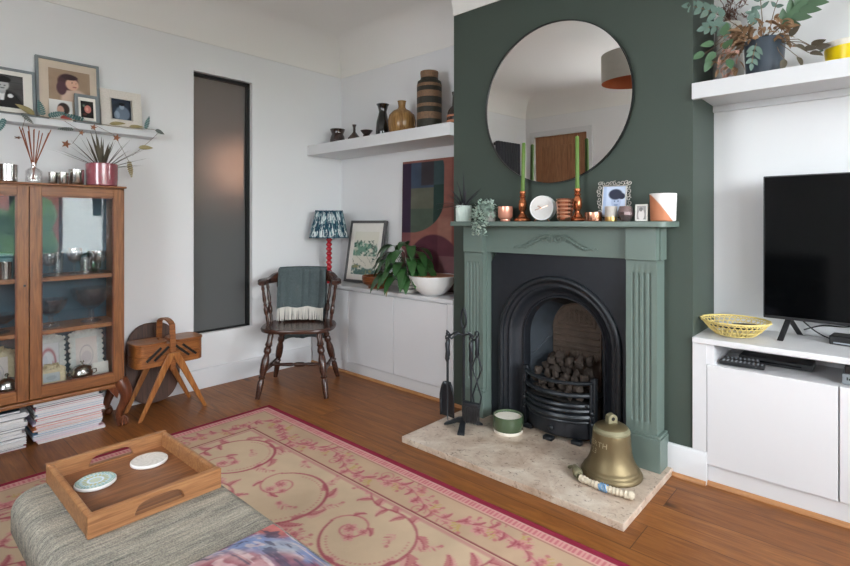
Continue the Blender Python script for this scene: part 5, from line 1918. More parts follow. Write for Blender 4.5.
pl_ = thing('potted_plant', 'glossy dark green drooping plant in cream and dark banded pot', 'plant', (-2.610, 2.715, LT))
mb = MB()
prof = [(.060, 0), (.068, .008)]
mb.lathe([(.060, 0), (.070, .010), (.078, .03), (.082, .06), (.082, .095), (.076, .095), (.070, .06), (.001, .05)], 36)
mb.build('pot', 'mount', pl_)
for z in (.022, .046, .070):
    MB().lathe([(.0755 + .1 * (z - .02), z), (.083, z + .002), (.0835, z + .008), (.078 + .1 * (z - .02), z + .010)], 36, cap=False).build('band', 'brown_glaze', pl_)
mb = MB()
rng = random.Random(17)
st = MB()
lv = [(-.12, -.10, .36, -.8, -.5), (-.20, -.08, .28, -1, -.35), (-.24, -.06, .20, -1, -.2), (-.17, -.14, .24, -.7, -.8), (-.08, -.16, .26, -.2, -1), (-.02, -.17, .20, .1, -1), (.05, -.16, .24, .4, -1), (.03, -.13, .33, .2, -.9), (-.06, -.10, .36, -.3, -.8), (.12, -.12, .27, .9, -.7), (.18, -.08, .24, 1, -.5), (.22, -.02, .20, 1, -.2), (.12, -.03, .32, .8, -.3), (.15, .02, .26, .9, -.1), (-.14, .02, .30, -.8, .0), (-.05, .02, .35, -.4, .1), (.06, .02, .33, .5, .1), (.00, -.02, .37, .1, -.3), (-.20, .02, .26, -1, .1), (-.11, -.16, .16, -.5, -1), (.10, -.16, .16, .6, -1), (.02, -.18, .13, .1, -1), (-.16, -.12, .14, -.8, -.7), (.16, -.12, .17, .9, -.7), (-.02, -.21, .15, -.1, -1), (-.09, -.20, .13, -.3, -1), (.08, -.06, .36, .5, -.5)]
lv += [(x * .86 + .02, y * .9 - .012, z * .84, dx + .35, dy) for x, y, z, dx, dy in lv[:22:2]]
for x, y, z, dx, dy in lv:
    b = Vector((x * .72, y * .72, z * .93))
    st.tube([(x * .1, y * .1, .05), (x * .35, y * .35, z * .62), b], [.0035, .003, .0022], 5)
    mb.leaf(b, (dx * .9, dy * .9, .30), rng.uniform(.16, .21), rng.uniform(.058, .078), 2.1, 0, 9, .16, twist=rng.uniform(-.3, .3))
st.build('stems', 'leaf_mid', pl_)
mb.build('foliage', 'leaf_dark', pl_, recalc=False)
MB().leaf((-.02, -.145, .16), (.1, -.5, -.5), .20, .034, 1.2, 0, 8, .3).build('yellowed_leaf', 'leaf_gold', pl_, recalc=False)
MB().tube([(0, 0, .05), (-.01, -.02, .2), (-.012, -.03, .285)], .002, 5).leaf((-.012, -.03, .275), (-.3, -.4, .8), .075, .045, .3, 0, 6, .3).build('white_flower', 'white_gloss', pl_, recalc=False)

t = thing('serving_bowl', 'large white bowl with warm wooden inside, at cupboard end by the mantelpiece', 'bowl', (-2.365, 2.695, LT))
MB().lathe([(.060, 0), (.075, .004), (.115, .035), (.148, .080), (.166, .135), (.163, .1375), (.160, .135)], 48, cap=False).build('outside', 'white_gloss', t)
MB().lathe([(.1605, .1352), (.142, .082), (.108, .040), (.06, .016), (.001, .012)], 48).build('inside', 'bowl_light', t)

# ================================================================== ALCOVE SHELF POTS
SZ = 1.851
def pot(label, mat, loc, prof, cat='vase', name='vase', **k):
    o = MB().lathe(prof, 40).build(name, mat, ang=50)
    o.location = loc
    return tag(o, label, cat)
pot('squat dark brown pot with flared rim, nearest the window wall on alcove shelf', 'brown_glaze', (-3.50, 2.755, SZ), [(.045, 0), (.060, .015), (.066, .045), (.056, .085), (.048, .10), (.060, .130), (.064, .142), (.058, .142), (.042, .10), (.05, .05), (.001, .02)])
pot('small dark brown bottle vase with thin neck on alcove shelf', 'brown_glaze', (-3.285, 2.76, SZ), [(.04, 0), (.056, .012), (.052, .045), (.028, .075), (.012, .095), (.010, .13), (.017, .153), (.019, .156), (.012, .156), (.006, .12), (.001, .10)])
pot('low dark dish-shaped pot between the bottle vase and the black vase', 'brown_glaze', (-3.125, 2.755, SZ), [(.028, 0), (.036, .02), (.030, .045), (.024, .055), (.047, .082), (.05, .088), (.046, .090), (.02, .06), (.001, .05)])
pot('glossy black waisted vase with flared lip on alcove shelf', 'black_glaze', (-2.93, 2.75, SZ), [(.048, 0), (.054, .01), (.055, .07), (.050, .13), (.036, .18), (.030, .21), (.040, .25), (.051, .268), (.047, .270), (.028, .22), (.001, .15)])
pot('round-shouldered ochre bottle vase on alcove shelf beside the black vase', 'streak', (-2.725, 2.755, SZ), [(.070, 0), (.092, .02), (.104, .075), (.106, .115), (.096, .155), (.068, .185), (.034, .202), (.026, .22), (.030, .255), (.034, .262), (.028, .262), (.018, .22), (.001, .18)])
pot('tall cylinder vase banded in dark and tan rough glaze on alcove shelf', 'banded', (-2.452, 2.76, SZ), [(.082, 0), (.088, .008), (.090, .03), (.090, .33), (.084, .358), (.066, .368), (.062, .385), (.066, .42), (.064, .43), (.056, .43), (.054, .38), (.001, .35)])
pot('dark bottle vase with orange bands half hidden by the chimney breast', 'brown_glaze', (-2.215, 2.76, SZ), [(.045, 0), (.055, .01), (.057, .08), (.045, .12), (.020, .15), (.017, .22), (.022, .245), (.016, .247), (.010, .20), (.001, .15)])
b_ = MB().lathe([(.0575, .030), (.0582, .032), (.0582, .046), (.0575, .048)], 36, cap=False).lathe([(.0575, .070), (.0578, .072), (.0572, .082), (.056, .084)], 36, cap=False).build('glaze_band', 'terracotta')
ev = [o for o in bpy.data.objects if o.get('label', '').startswith('dark bottle vase with orange')][0]
b_.parent = ev
# ================================================================== MANTEL SHELF
MZ = MT + .0005
t = thing('potted_plant', 'spiky purple-black plant in small ribbed pale green pot on mantel end', 'plant', (-1.942, 2.505, MZ))
mb = MB()
rings = []
for z, r in ((0, .043), (.004, .046), (.094, .0485), (.098, .046)):
    rings.append([((r + .0015 * math.cos(24 * q)) * math.cos(q), (r + .0015 * math.cos(24 * q)) * math.sin(q), z) for q in [2 * PI * k / 96 for k in range(96)]])
rings += [[(.042 * math.cos(q), .042 * math.sin(q), z) for q in [2 * PI * k / 96 for k in range(96)]] for z in (.096, .085)]
mb.strip(rings, True, 0, True)
mb.build('pot', 'pale_green_glaze', t)
mb = MB()
rng = random.Random(12)
for dx, dy, dz, L in ((-1, -.2, .45, .19), (-.9, -.3, .2, .17), (-.6, .1, .9, .17), (.15, -.2, 1, .23), (.75, -.2, .8, .20), (.9, -.2, .4, .12), (-.3, -.5, .7, .13), (.4, -.6, .4, .10), (-.7, -.6, .3, .12), (-1, 0, .6, .15), (.5, .3, .8, .14), (-.2, .4, .9, .15), (.2, -.7, .2, .08), (-.4, -.8, .1, .09), (-.15, -.1, 1, .17), (.9, .1, .2, .1)):
    mb.leaf((dx * .012, dy * .012, .085), (dx, dy, dz), L, .019, .5, 0, 7, .35, shape=.6)
mb.build('foliage', 'leaf_purple', t, recalc=False)

t = thing('trailing_plant', 'pale grey-green trailing plant spilling over the mantel shelf edge', 'plant', (-1.742, 2.50, MZ))
MB().lathe([(.028, 0), (.034, .01), (.038, .06), (.034, .06), (.030, .05), (.001, .048)], 28).build('pot', 'concrete', t)
mb, st = MB(), MB()
rng = random.Random(33)
def bead_leaf(p, r):
    d = Vector((rng.uniform(-1, 1), rng.uniform(-1, .2), rng.uniform(-.2, 1))).normalized()
    mb.leaf(Vector(p), d, r * 2.6, r * 2.1, .3, 0, 4, .25)
for k in range(44):
    an = rng.uniform(0, 2 * PI)
    rr = rng.uniform(.02, .072)
    top = Vector((rr * math.cos(an), rr * math.sin(an) * .7 - .012, rng.uniform(.085, .155) - abs(rr) * .5))
    path = [Vector((0, 0, .06)), top]
    if k < 20:
        x = -.080 + .165 * (k % 20) / 19
        fr = -.098 - rng.uniform(0, .015)
        end = rng.choice((-.02, -.045, -.085, -.03, .0)) if abs(x) < .065 else rng.uniform(-.02, .03)
        path = [Vector((0, 0, .06)), Vector((x * .5, -.03, rng.uniform(.09, .13))), Vector((x * .9, -.075, .055)), Vector((x, fr, .015)), Vector((x + rng.uniform(-.008, .008), fr - .002, end))]
        if end >= 0:
            path = path[:3] + [Vector((x, -.085, max(.012, end)))]
    st.tube(path, .0012, 4)
    for i in range(len(path) - 1):
        a, b = path[i], path[i + 1]
        m = max(2, int((b - a).length / .009))
        if i == 0:
            m = 3
        for j in range(m):
            p = a + (b - a) * ((j + rng.random()) / m)
            if p.z < .010 and p.y > -.09:
                continue
            for _ in range(2):
                bead_leaf(p + Vector((rng.uniform(-.006, .006), rng.uniform(-.006, .003), rng.uniform(-.003, .006))), rng.uniform(.0054, .0074))
st.build('stems', 'leaf_sage', t)
mb.build('foliage', 'leaf_pale', t, recalc=False)

o = MB().lathe([(.028, 0), (.030, .004), (.029, .012), (.036, .017), (.042, .028), (.043, .083), (.0425, .086), (.039, .085), (.038, .03), (.001, .024)], 36).build('footed_cup', 'pink_glaze')
o.location = (-1.632, 2.495, MZ)
tag(o, 'shiny pink-copper footed cup between trailing plant and candlestick', 'cup')

def candlestick(label, clabel, loc, tilt, h=.172):
    t = thing('candlestick', label, 'candlestick', loc)
    MB().lathe([(.046, 0), (.049, .004), (.048, .012), (.036, .020), (.026, .024), (.024, .032), (.018, .040), (.013, .052), (.016, .060), (.022, .072), (.0235, .092), (.021, .116), (.015, .128), (.012, .133), (.018, .138), (.0185, .144), (.012, .149), (.016, .156), (.0175, .166), (.016, h), (.012, h), (.0118, h - .016), (.001, h - .018)], 32).build('body', 'copper_wood', t, ang=50)
    c = thing('taper_candle', clabel, 'candle', (loc[0], loc[1], loc[2] + h - .0155), rot=(0, tilt, 0))
    MB().lathe([(.0095, 0), (.0112, .01), (.0105, .15), (.0098, .286), (.006, .291), (.001, .292)], 20).build('wax', 'wax_green', c)
    MB().tube([(0, 0, .289), (.001, 0, .297)], .0010, 5).build('wick', 'cream', c)
candlestick('copper turned candlestick beside the white clock', 'tall green taper candle leaning slightly, beside the white clock', (-1.545, 2.540, MZ), R(1.6))
candlestick('copper turned candlestick in front of the silver filigree frame', 'tall upright green taper candle nearest the silver filigree frame', (-1.208, 2.530, MZ), R(-.3), .172)

t = thing('mantel_clock', 'round white mantel clock with rose-coloured hands', 'clock', (-1.392, 2.500, MZ), R(11))
def ring_y(prof, n=48):
    return [[(r * math.cos(2 * PI * k / n), y, .072 + r * math.sin(2 * PI * k / n)) for k in range(n)] for r, y in prof]
MB().strip(ring_y([(.001, .035), (.058, .035), (.066, .028), (.0675, .015), (.0675, -.025), (.065, -.030), (.061, -.030), (.060, -.027)]), True).build('case', 'white_gloss', t, ang=50)
MB().strip(ring_y([(.0605, -.0268), (.001, -.0268)]), True).build('dial', 'white_clay', t)
for an, L, w in ((R(152), .026, .0035), (R(197), .042, .003)):
    MB().obox((math.cos(an) * L * .42, -.0285, .072 + math.sin(an) * L * .42), (L, .0015, w * 1.5), (0, -an, 0)).build('hand', 'bowl_wood', t, smooth=False)
MB().obox((math.cos(R(20)) * .014, -.0295, .072 + math.sin(R(20)) * .014), (.045, .0008, .0012), (0, -R(20), 0)).build('hand', 'copper', t, smooth=False)
for sg in (-1, 1):
    MB().turned((sg * .030, -.018, .012), (sg * .042, -.022, 0), [(.004, 0), (.003, 1)], 10).build('foot', 'copper', t)

mb = MB()
prof = [(.026, 0), (.032, .006)]
for k in range(5):
    z = .012 + .020 * k
    r = .036 + .0012 * k
    prof += [(r, z), (r + .004, z + .009), (r, z + .019)]
prof += [(.044, .116), (.042, .117), (.038, .112), (.030, .02), (.001, .012)]
o = mb.lathe(prof, 18).build('hammered_cup', 'copper', ang=15)
o.location = (-1.240, 2.450, MZ)
tag(o, 'tall hammered rose-copper cup between clock and candlestick', 'cup')

t = thing('filigree_frame', 'silver openwork frame with blue-toned photo of a child on mantel', 'picture', (-1.028, 2.555, MZ), rot=(-R(9), 0, R(4)))
fw, fh, b = .168, .205, .026
mb = MB()
rng = random.Random(9)
def curl(x, z, r, a):
    pts = [(x + r * (1 - k / 9 * .8) * math.cos(a + k * .75), -.006, z + r * (1 - k / 9 * .8) * math.sin(a + k * .75)) for k in range(10)]
    mb.tube(pts, .0022, 5)
for k in range(9):
    u = (k + .5) / 9
    for z in (.010, fh - .010):
        curl(-fw / 2 + fw * u, z, .0125, k * 1.9)
for k in range(10):
    u = (k + .5) / 10
    for x in (-fw / 2 + .010, fw / 2 - .010):
        curl(x + math.sin(u * 2 * PI) * .004, fh * u, .0125, k * 2.3 + x * 20)
for (x0, z0, x1, z1) in ((-fw / 2 + b, b, fw / 2 - b, b), (-fw / 2 + b, fh - b, fw / 2 - b, fh - b), (-fw / 2 + b, b, -fw / 2 + b, fh - b), (fw / 2 - b, b, fw / 2 - b, fh - b), (-fw / 2, 0, fw / 2, 0.001)):
    mb.tube([(x0, -.006, z0 + .002), (x1, -.006, z1 + .002)], .0026, 6)
mb.build('frame', 'silver_paint', t)
MB().box(-fw / 2 + b - .004, -.003, b - .004, fw / 2 - b + .004, .003, fh - b + .004).build('backing', 'black', t, smooth=False)
U, V = UVgrid(44, 50)
painted('photo', flat((-fw / 2 + b - .003, -.0036, b - .003), (fw - 2 * b + .006, 0, 0), (0, 0, fh - 2 * b + .006), U, V), ph_child(U, V), 'paint_gloss', t)

o = MB().lathe([(.041, 0), (.042, .003), (.042, .044), (.0395, .045), (.038, .006), (.001, .005)], 34).build('tealight_holder', 'copper')
o.location = (-1.088, 2.455, MZ)
tag(o, 'low polished copper tealight cup in front of the filigree frame', 'candle holder')
t = thing('tealight_holder', 'small grey concrete cup with gold base band on mantel', 'candle holder', (-1.003, 2.465, MZ))
MB().lathe([(.028, 0), (.0285, .003), (.0285, .022)], 30, cap=True).build('gold_band', 'gold', t)
MB().lathe([(.0282, .022), (.0295, .071), (.0285, .073), (.024, .072), (.022, .03), (.001, .028)], 30).build('cup', 'concrete', t)
mb = MB()
mb.lathe([(.018, 0), (.024, .005), (.037, .030), (.036, .045), (.029, .072), (.026, .072), (.032, .045), (.032, .030), (.001, .012)], 9)
o = mb.build('tealight_holder', 'facet', smooth=False)
o.location = (-.932, 2.468, MZ)
tag(o, 'faceted mauve mirrored tealight cup beside the little silver frame', 'candle holder')
t = thing('miniature_frame', 'tiny upright silver frame with grey photo beside the terracotta-dipped pot', 'picture', (-.860, 2.47, MZ), rot=(-R(5), 0, R(6)))
MB().strip([[(a, y, z) for a, z in ((-.028, 0), (.028, 0), (.028, .080), (-.028, .080))] for y in (.008, -.006)] + [[(a, y, z) for a, z in ((-.020, .008), (.020, .008), (.020, .072), (-.020, .072))] for y in (-.006, -.003)], True).build('frame', 'silver_paint', t, smooth=False, bevel=.0015)
U, V = UVgrid(24, 34)
painted('photo', flat((-.020, -.0032, .008), (.040, 0, 0), (0, 0, .064), U, V), blend(blend(fill(U, '77706c'), ell(U, V, .5, .35, .35, .4), 'b9b0aa'), ell(U, V, .45, .75, .2, .15), '4d4644'), 'paint_gloss', t)
MB().box(-.02, .0079, .002, .02, .012, .078).build('backing', 'black', t, smooth=False)

t = thing('dipped_pot', 'white clay pot with bare terracotta corner at end of the mantel', 'pot', (-.772, 2.50, MZ))
q, s = np.meshgrid(np.linspace(0, 2 * PI, 121), np.linspace(0, 1, 90))
prof = [(0, .001, .0), (.06, .050, 0), (.10, .054, .004), (.70, .0585, .125), (.74, .0575, .128), (.78, .053, .127), (1, .050, .05)]
rad = np.interp(s, [p[0] for p in prof], [p[1] for p in prof])
z = np.interp(s, [p[0] for p in prof], [p[2] for p in prof])
P = np.stack([rad * np.cos(q), rad * np.sin(q), z], -1)
side = P[..., 0] * math.cos(R(28)) + P[..., 1] * math.sin(R(28))
m = np.clip(((.018 - side) * 1.35 - z - .0 + .022) / .002, 0, 1)
c = fill(q, 'e3e1df') * (.96 + .06 * fbm(q * 8, z * 60, 3))[..., None]
c = blend(c, m * (s < .75), 'c17d5b')
painted('pot_wall', P, c, 'paint', t)
MB().lathe([(.001, .048), (.0505, .0485)], 30, cap=False).build('inside_base', 'white_clay', t)

# ================================================================== ON THE HEARTH
HT = HZ + .0005
t = thing('candle_bowl', 'dark green glazed candle bowl with bare cream base on hearth', 'candle', (-1.572, 2.432, HT))
MB().lathe([(.078, 0), (.080, .003), (.081, .018)], 44).build('bare_base', 'cream', t)
MB().lathe([(.0812, .018), (.084, .024), (.0845, .088), (.083, .094), (.079, .094), (.078, .082)], 44, cap=False).build('glazed_wall', 'green_glaze', t)
MB().lathe([(.0785, .080), (.001, .080)], 44, cap=False).build('wax', 'cream', t)

t = thing('brass_bell', 'aged brass ship\'s bell with engraved letters standing on hearth corner', 'bell', (-.952, 2.345, HT))
bp = [(.133, 0), (.136, .004), (.136, .012), (.131, .020), (.127, .024), (.126, .030), (.119, .038), (.114, .042), (.112, .048), (.104, .062), (.096, .082), (.090, .108), (.0865, .14), (.0845, .175), (.0825, .197), (.0815, .200), (.082, .206), (.078, .210), (.070, .222), (.052, .232), (.030, .238), (.001, .240)]
MB().lathe(bp + [], 64, cap=False).build('body', 'brass', t, ang=35)
MB().lathe([(.0826, .197), (.083, .204), (.076, .215), (.068, .223), (.050, .2325), (.028, .2385)], 64, cap=False).build('shoulder', 'brass_dull', t, ang=35)
mb = MB()
pts = []
for k in range(11):
    q = PI * k / 10
    pts.append((.023 * math.cos(q), .258 + .020 * math.sin(q)))
pts += [(-.023, .232), (.023, .232)]
mb.prism(pts, -.017, .017, lambda a, b, d: (a * .62 + d * .78, a * .78 - d * .62, b))
lug = mb.build('lug', 'brass_dull', t, bevel=.004)
MB().turned((.0175 * .78, -.0175 * .62, .258), (-.0175 * .78, .0175 * .62, .258), [(.0085, 0), (.0085, 1)], 14).build('hole_shade_plug', 'soot_and_hole_dark', lug)  # solid dark plug, the shade inside the lug's hole put in as colour
# engraved letters wrapped round the body
def wrap_text(txt, z, size, a0, rfun, parent):
    cu = bpy.data.curves.new('lettering', 'FONT')
    cu.body = txt
    cu.size = size
    cu.space_character = 1.15
    cu.resolution_u = 2
    ob = bpy.data.objects.new('lettering', cu)
    C.objects.link(ob)
    dg = bpy.context.evaluated_depsgraph_get()
    me = bpy.data.meshes.new_from_object(ob.evaluated_get(dg))
    C.objects.unlink(ob)
    bpy.data.objects.remove(ob)
    bm = bmesh.new()
    bm.from_mesh(me)
    bmesh.ops.subdivide_edges(bm, edges=bm.edges, cuts=1)
    bmesh.ops.triangulate(bm, faces=bm.faces)
    for v in bm.verts:
        zz = z + v.co.y
        r = rfun(zz) + .0008
        an = a0 + v.co.x / r
        v.co = (r * math.cos(an), r * math.sin(an), zz)
    bm.to_mesh(me)
    bm.free()
    me.materials.append(M['engraved'])
    o = bpy.data.objects.new('lettering', me)
    C.objects.link(o)
    o.parent = parent
    return o
rf = lambda z: float(np.interp(z, [p[1] for p in bp[9:15]], [p[0] for p in bp[9:15]]))
wrap_text('PERTH', .142, .034, R(-152), rf, t)
wrap_text('23', .108, .034, R(-136), rf, t)

t = thing('bell_rope', 'cream and blue knotted bell rope with brass clapper toggle on hearth', 'rope', (-1.0, 2.2, HT), world=True)
mb = MB()
A, B = Vector((-1.026, 2.176, HT + .0175)), Vector((-.808, 2.176, HT + .0175))
n = 60
path, rad = [], []
for k in range(n + 1):
    u = k / n
    path.append(A + (B - A) * u + Vector((0, -.012 * math.sin(PI * u), 0)))
    rad.append(.0145 + .0014 * math.sin(u * 90) + (.003 if u > .93 else 0) + (.0015 * math.sin(u * 22) if u < .5 else 0))
cut0, cut1 = 26, 37
mb.tube(path, rad, 12)
mb.ball(B + Vector((.006, 0, .002)), .0185, 12)
mb.build('rope', 'rope', t)
mb = MB()
for ph in range(3):
    mb.tube([path[cut0 + i] + Vector((0, math.cos(i * .8 + ph * 2.1) * .0145, math.sin(i * .8 + ph * 2.1) * .0145)) for i in range(cut1 - cut0)], .0038, 6)
mb.build('blue_whipping', 'rope_blue', t)
mb = MB()
mb.turned((-1.088, 2.246, HT + .0245), (-1.040, 2.190, HT + .0235), [(.008, 0), (.014, .1), (.016, .3), (.022, .7), (.023, .85), (.016, 1)], 16)
mb.build('clapper', 'brass_dull', t)
MB().tube([(-1.088 - .012 + .020 * math.cos(2 * PI * k / 16), 2.258 + .020 * math.sin(2 * PI * k / 16), HT + .012 + .016 * math.cos(2 * PI * k / 16 + 1)) for k in range(16)], .0045, 8, closed=True).build('shackle', 'brass_dull', t)
MB().tube([(-1.034 + .012 * math.cos(2 * PI * k / 14), 2.182 + .006 * math.sin(2 * PI * k / 14), HT + .018 + .012 * math.sin(2 * PI * k / 14)) for k in range(14)], .004, 8, closed=True).build('ring', 'brass_dull', t)

# fireside tool stand and its tools
sx, sy = -1.787, 2.305
t = thing('fire_tool_stand', 'black wrought iron fire tool stand on three splayed feet', 'fire tool stand', (sx, sy, HT), world=True)
mb = MB()
MB().tube([(sx, sy, HT + .035), (sx, sy, .30), (sx, sy, .60)], .0085, 8).build('post', 'iron_bar', t)
for an in (R(195), R(300), R(65)):
    d = Vector((math.cos(an), math.sin(an), 0))
    rings = []
    for u, z, w, h in ((0, .045, .016, .016), (.3, .040, .015, .014), (.75, .016, .018, .010), (1, .006, .021, .006)):
        p = Vector((sx, sy, HT + z)) + d * .115 * u
        s_ = Vector((-d.y, d.x, 0))
        rings.append([p + s_ * w + Vector((0, 0, h)), p + s_ * w - Vector((0, 0, min(h, z))), p - s_ * w - Vector((0, 0, min(h, z))), p - s_ * w + Vector((0, 0, h))])
    MB().strip(rings, True, 0, True).build('foot', 'iron_bar', t, smooth=False, bevel=.004)
MB().tube([(sx + .018 * math.sin(2 * PI * k / 16) * (1 + .3 * math.cos(2 * PI * k / 16)), sy, .655 + .055 * -math.cos(2 * PI * k / 16)) for k in range(16)], .0065, 8, closed=True).build('handle_loop', 'iron_bar', t)
for sg, dy in ((-1, -.02), (1, -.02), (-.35, -.075), (.4, .05)):
    MB().tube([(sx, sy, .555), (sx + sg * .045, sy + dy * .5, .572), (sx + sg * .085, sy + dy, .545), (sx + sg * .102, sy + dy * 1.05, .552), (sx + sg * .108, sy + dy * 1.05, .575)], [.006, .006, .0055, .005, .0045], 8).build('hook', 'iron_bar', t)
def lattice(mb, x, y, z0, z1, r):
    for ph in range(4):
        mb.tube([(x + r * math.sin(PI * k / 12) * math.cos(ph * PI / 2 + k * .22), y + r * math.sin(PI * k / 12) * math.sin(ph * PI / 2 + k * .22), z0 + (z1 - z0) * k / 12) for k in range(13)], .004, 6)
def tool(name, label, x, y, grip_r=.022):
    t = thing(name, label, 'fire tool', (x, y, HT), world=True)
    mb = MB()
    mb.tube([(x - .010, y, .545), (x - .011, y, .562), (x, y, .572), (x + .011, y, .562), (x + .008, y, .548), (x, y, .535)], .0045, 6)
    mb.turned((x, y, .54), (x, y, .42), [(.006, 0), (.013, .15), (.010, .5), (.014, .85), (.006, 1)], 10)
    mb.build('handle', 'iron_bar', t)
    return t
x, y = -1.872, 2.268
t = tool('fire_shovel', 'black fire shovel hanging on the tool stand side away from grate', x, y)
MB().tube([(x, y, .43), (x, y, .265)], .0055, 8).build('shaft', 'iron_bar', t)
mb = MB()
rows = []
for k in range(9):
    u = k / 8
    z = .285 - .20 * u
    w = .024 + .030 * min(1, u * 2.4) ** .6
    c = .012 * (1 - u * .6)
    rows.append([(x - w, y - c - .004, z), (x - w * .85, y + .002, z), (x, y + .006, z), (x + w * .85, y + .002, z), (x + w, y - c - .004, z)])
mb.strip(rows, False)
bl_ = mb.build('blade', 'iron_bar', t, recalc=False)
m_ = bl_.modifiers.new('thickness', 'SOLIDIFY')
m_.thickness = .004
x, y = -1.702, 2.262
t = tool('hearth_brush', 'black hearth brush hanging on the tool stand nearest the grate', x, y)
MB().tube([(x, y, .43), (x, y, .205)], .0055, 8).build('shaft', 'iron_bar', t)
MB().obox((x, y, .195), (.100, .030, .026), (0, 0, R(8))).build('head', 'iron_bar', t, bevel=.005)
mb = MB()
rng = random.Random(2)
for i in range(26):
    for j in range(5):
        px, py = x - .046 + .092 * i / 25, y - .010 + .020 * j / 4
        mb.tube([(px, py, .186), (px + rng.uniform(-.006, .006), py + rng.uniform(-.004, .004), .094 + rng.uniform(-.004, .006))], [.0022, .0014], 4)
mb.build('bristles', 'plastic', t)
x, y = -1.824, 2.204
t = tool('poker', 'slim black poker hanging in front of the tool stand post', x, y)
MB().tube([(x, y, .43), (x, y, .18), (x, y, .12), (x + .012, y - .008, .10)], [.005, .005, .004, .002], 8).build('shaft', 'iron_bar', t)
x, y = -1.752, 2.385
t = tool('fire_tongs', 'black scissor fire tongs hanging behind the tool stand post', x, y)
for sg in (-1, 1):
    MB().tube([(x + sg * .006, y, .43), (x + sg * .034, y, .36), (x, y + sg * .004, .29), (x - sg * .030, y, .20), (x - sg * .012, y, .11)], .0045, 8).build('arm', 'iron_bar', t)

# ================================================================== TELEVISION SIDE
t = thing('television', 'large flat black television standing on the white cupboard', 'television', (.14, 2.85, RT), world=True)
VX0, VX1, VZ0, VZ1 = -.431, .71, .755, 1.413
MB().box(VX0, 2.832, VZ0, VX1, 2.872, VZ1).build('cabinet', 'plastic', t, smooth=False, bevel=.004)
MB().box(VX0 + .006, 2.8295, VZ0 + .014, VX1 - .006, 2.833, VZ1 - .006).build('screen', 'screen', t, smooth=False)
MB().box(VX0 + .2, 2.87, VZ0 + .06, VX1 - .2, 2.915, VZ1 - .2).build('rear_housing', 'plastic', t, smooth=False, bevel=.01)
for x, sg in ((-.335, -1), (.61, 1)):
    for ye in (2.755, 2.965):
        mb = MB()
        a, b = Vector((x, 2.852 + (-.008 if ye < 2.85 else .008), VZ0 + .004)), Vector((x + (sg * .022 if ye < 2.85 else -sg * .030), ye, RT + .0015))
        mb.strip([[p + Vector((.012, 0, 0)), p + Vector((.012, .008, 0)), p + Vector((-.012, .008, 0)), p + Vector((-.012, 0, 0))] for p in (a, b)], True, 0, True)
        mb.build('foot', 'plastic', t, smooth=False, bevel=.002)
def cable(label, pts, r=.003):
    P = [Vector(p) for p in pts]
    out = []
    for i in range(len(P) - 1):
        p0, p1, p2, p3 = P[max(i - 1, 0)], P[i], P[i + 1], P[min(i + 2, len(P) - 1)]
        for k in range(8):
            u = k / 8
            out.append(.5 * ((2 * p1) + (p2 - p0) * u + (2 * p0 - 5 * p1 + 4 * p2 - p3) * u * u + (3 * p1 - p0 - 3 * p2 + p3) * u ** 3))
    out.append(P[-1])
    o = MB().tube(out, r, 8).build('cable', 'cable')
    return tag(o, label, 'cable')
cable('black cable sagging lowest behind the television foot', [(-.30, 2.925, RT + .085), (-.24, 2.94, RT + .028), (-.17, 2.945, RT + .004), (-.10, 2.95, RT + .05), (-.02, 2.94, RT + .09)])
cable('black cable crossing above another behind the television foot', [(-.29, 2.955, RT + .03), (-.22, 2.960, RT + .058), (-.14, 2.962, RT + .062), (-.06, 2.96, RT + .088)])
t = thing('router', 'flat black electronics box lying under the television', 'electronics box', (-.07, 2.87, RT + .001), R(-6))
MB().box(-.115, -.05, 0, .115, .05, .038).build('case', 'black', t, smooth=False, bevel=.004)
MB().box(-.10, -.0505, .006, .10, -.0500, .012).build('front_slot', 'button', t, smooth=False)

# yellow cane basket with small things in it
t = thing('cane_basket', 'shallow openwork yellow cane basket on the television cupboard', 'basket', (-.530, 2.748, RT + .0015))
mb = MB()
n = 34
sec = [(.055, .0035), (.082, .009), (.104, .028), (.121, .048), (.132, .062), (.140, .072)]
for i, (r, z) in enumerate(sec):
    mb.tube([((r + .0022 * math.cos(n / 2 * q)) * math.cos(q), (r + .0022 * math.cos(n / 2 * q)) * math.sin(q), z) for q in [2 * PI * k / 112 for k in range(112)]], .0019 if i < 5 else .0045, 6, closed=True)
for k in range(n):
    for sg in (-1, 1):
        q = 2 * PI * k / n
        mb.tube([(sec[i][0] * math.cos(q + sg * .075 * i), sec[i][0] * math.sin(q + sg * .075 * i), sec[i][1]) for i in range(6)], .0018, 4)
mb.build('woven_side', 'rattan', t)
MB().lathe([(.057, .0), (.057, .004), (.001, .004)], 40).build('base', 'rattan', t)
def remote(label, loc, rz, L=.16, w=.042, h=.018, tilt=0, name='remote_control'):
    t = thing(name, label, 'remote control', loc, rot=(0, -tilt, rz))
    MB().box(-L / 2, -w / 2, 0, L / 2, w / 2, h).build('case', 'plastic', t, smooth=False, bevel=.005)
    mb = MB()
    for i in range(int(L / .017)):
        for j in (-1, 0, 1):
            mb.lathe([(.0042, 0), (.0038, .0022), (.001, .0022)], 8, (-L / 2 + .016 + i * .0165, j * .0125, h - .0003))
    mb.build('buttons', 'button', t)
    return t
remote('dark grey remote control lying in the yellow cane basket', (-.580, 2.750, RT + .030), R(12), .115, .034, .015, R(-9))
t = thing('spectacle_case', 'rounded black spectacle case lying in the yellow cane basket', 'case', (-.490, 2.752, RT + .024), rot=(0, -R(8), R(-28)))
mb = MB()
mb.strip([[(x, (.024 * w) * math.cos(q), .020 + .019 * w * math.sin(q)) for q in [2 * PI * k / 16 for k in range(16)]] for x, w in ((-.072, .15), (-.066, .6), (-.05, .9), (0, 1), (.05, .9), (.066, .6), (.072, .15))], True, 0, True)
mb.build('shell', 'plastic', t)
remote('long black remote control at the front of the open cupboard slot', (-.488, 2.675, .5490), R(4), .175, .045, .018)
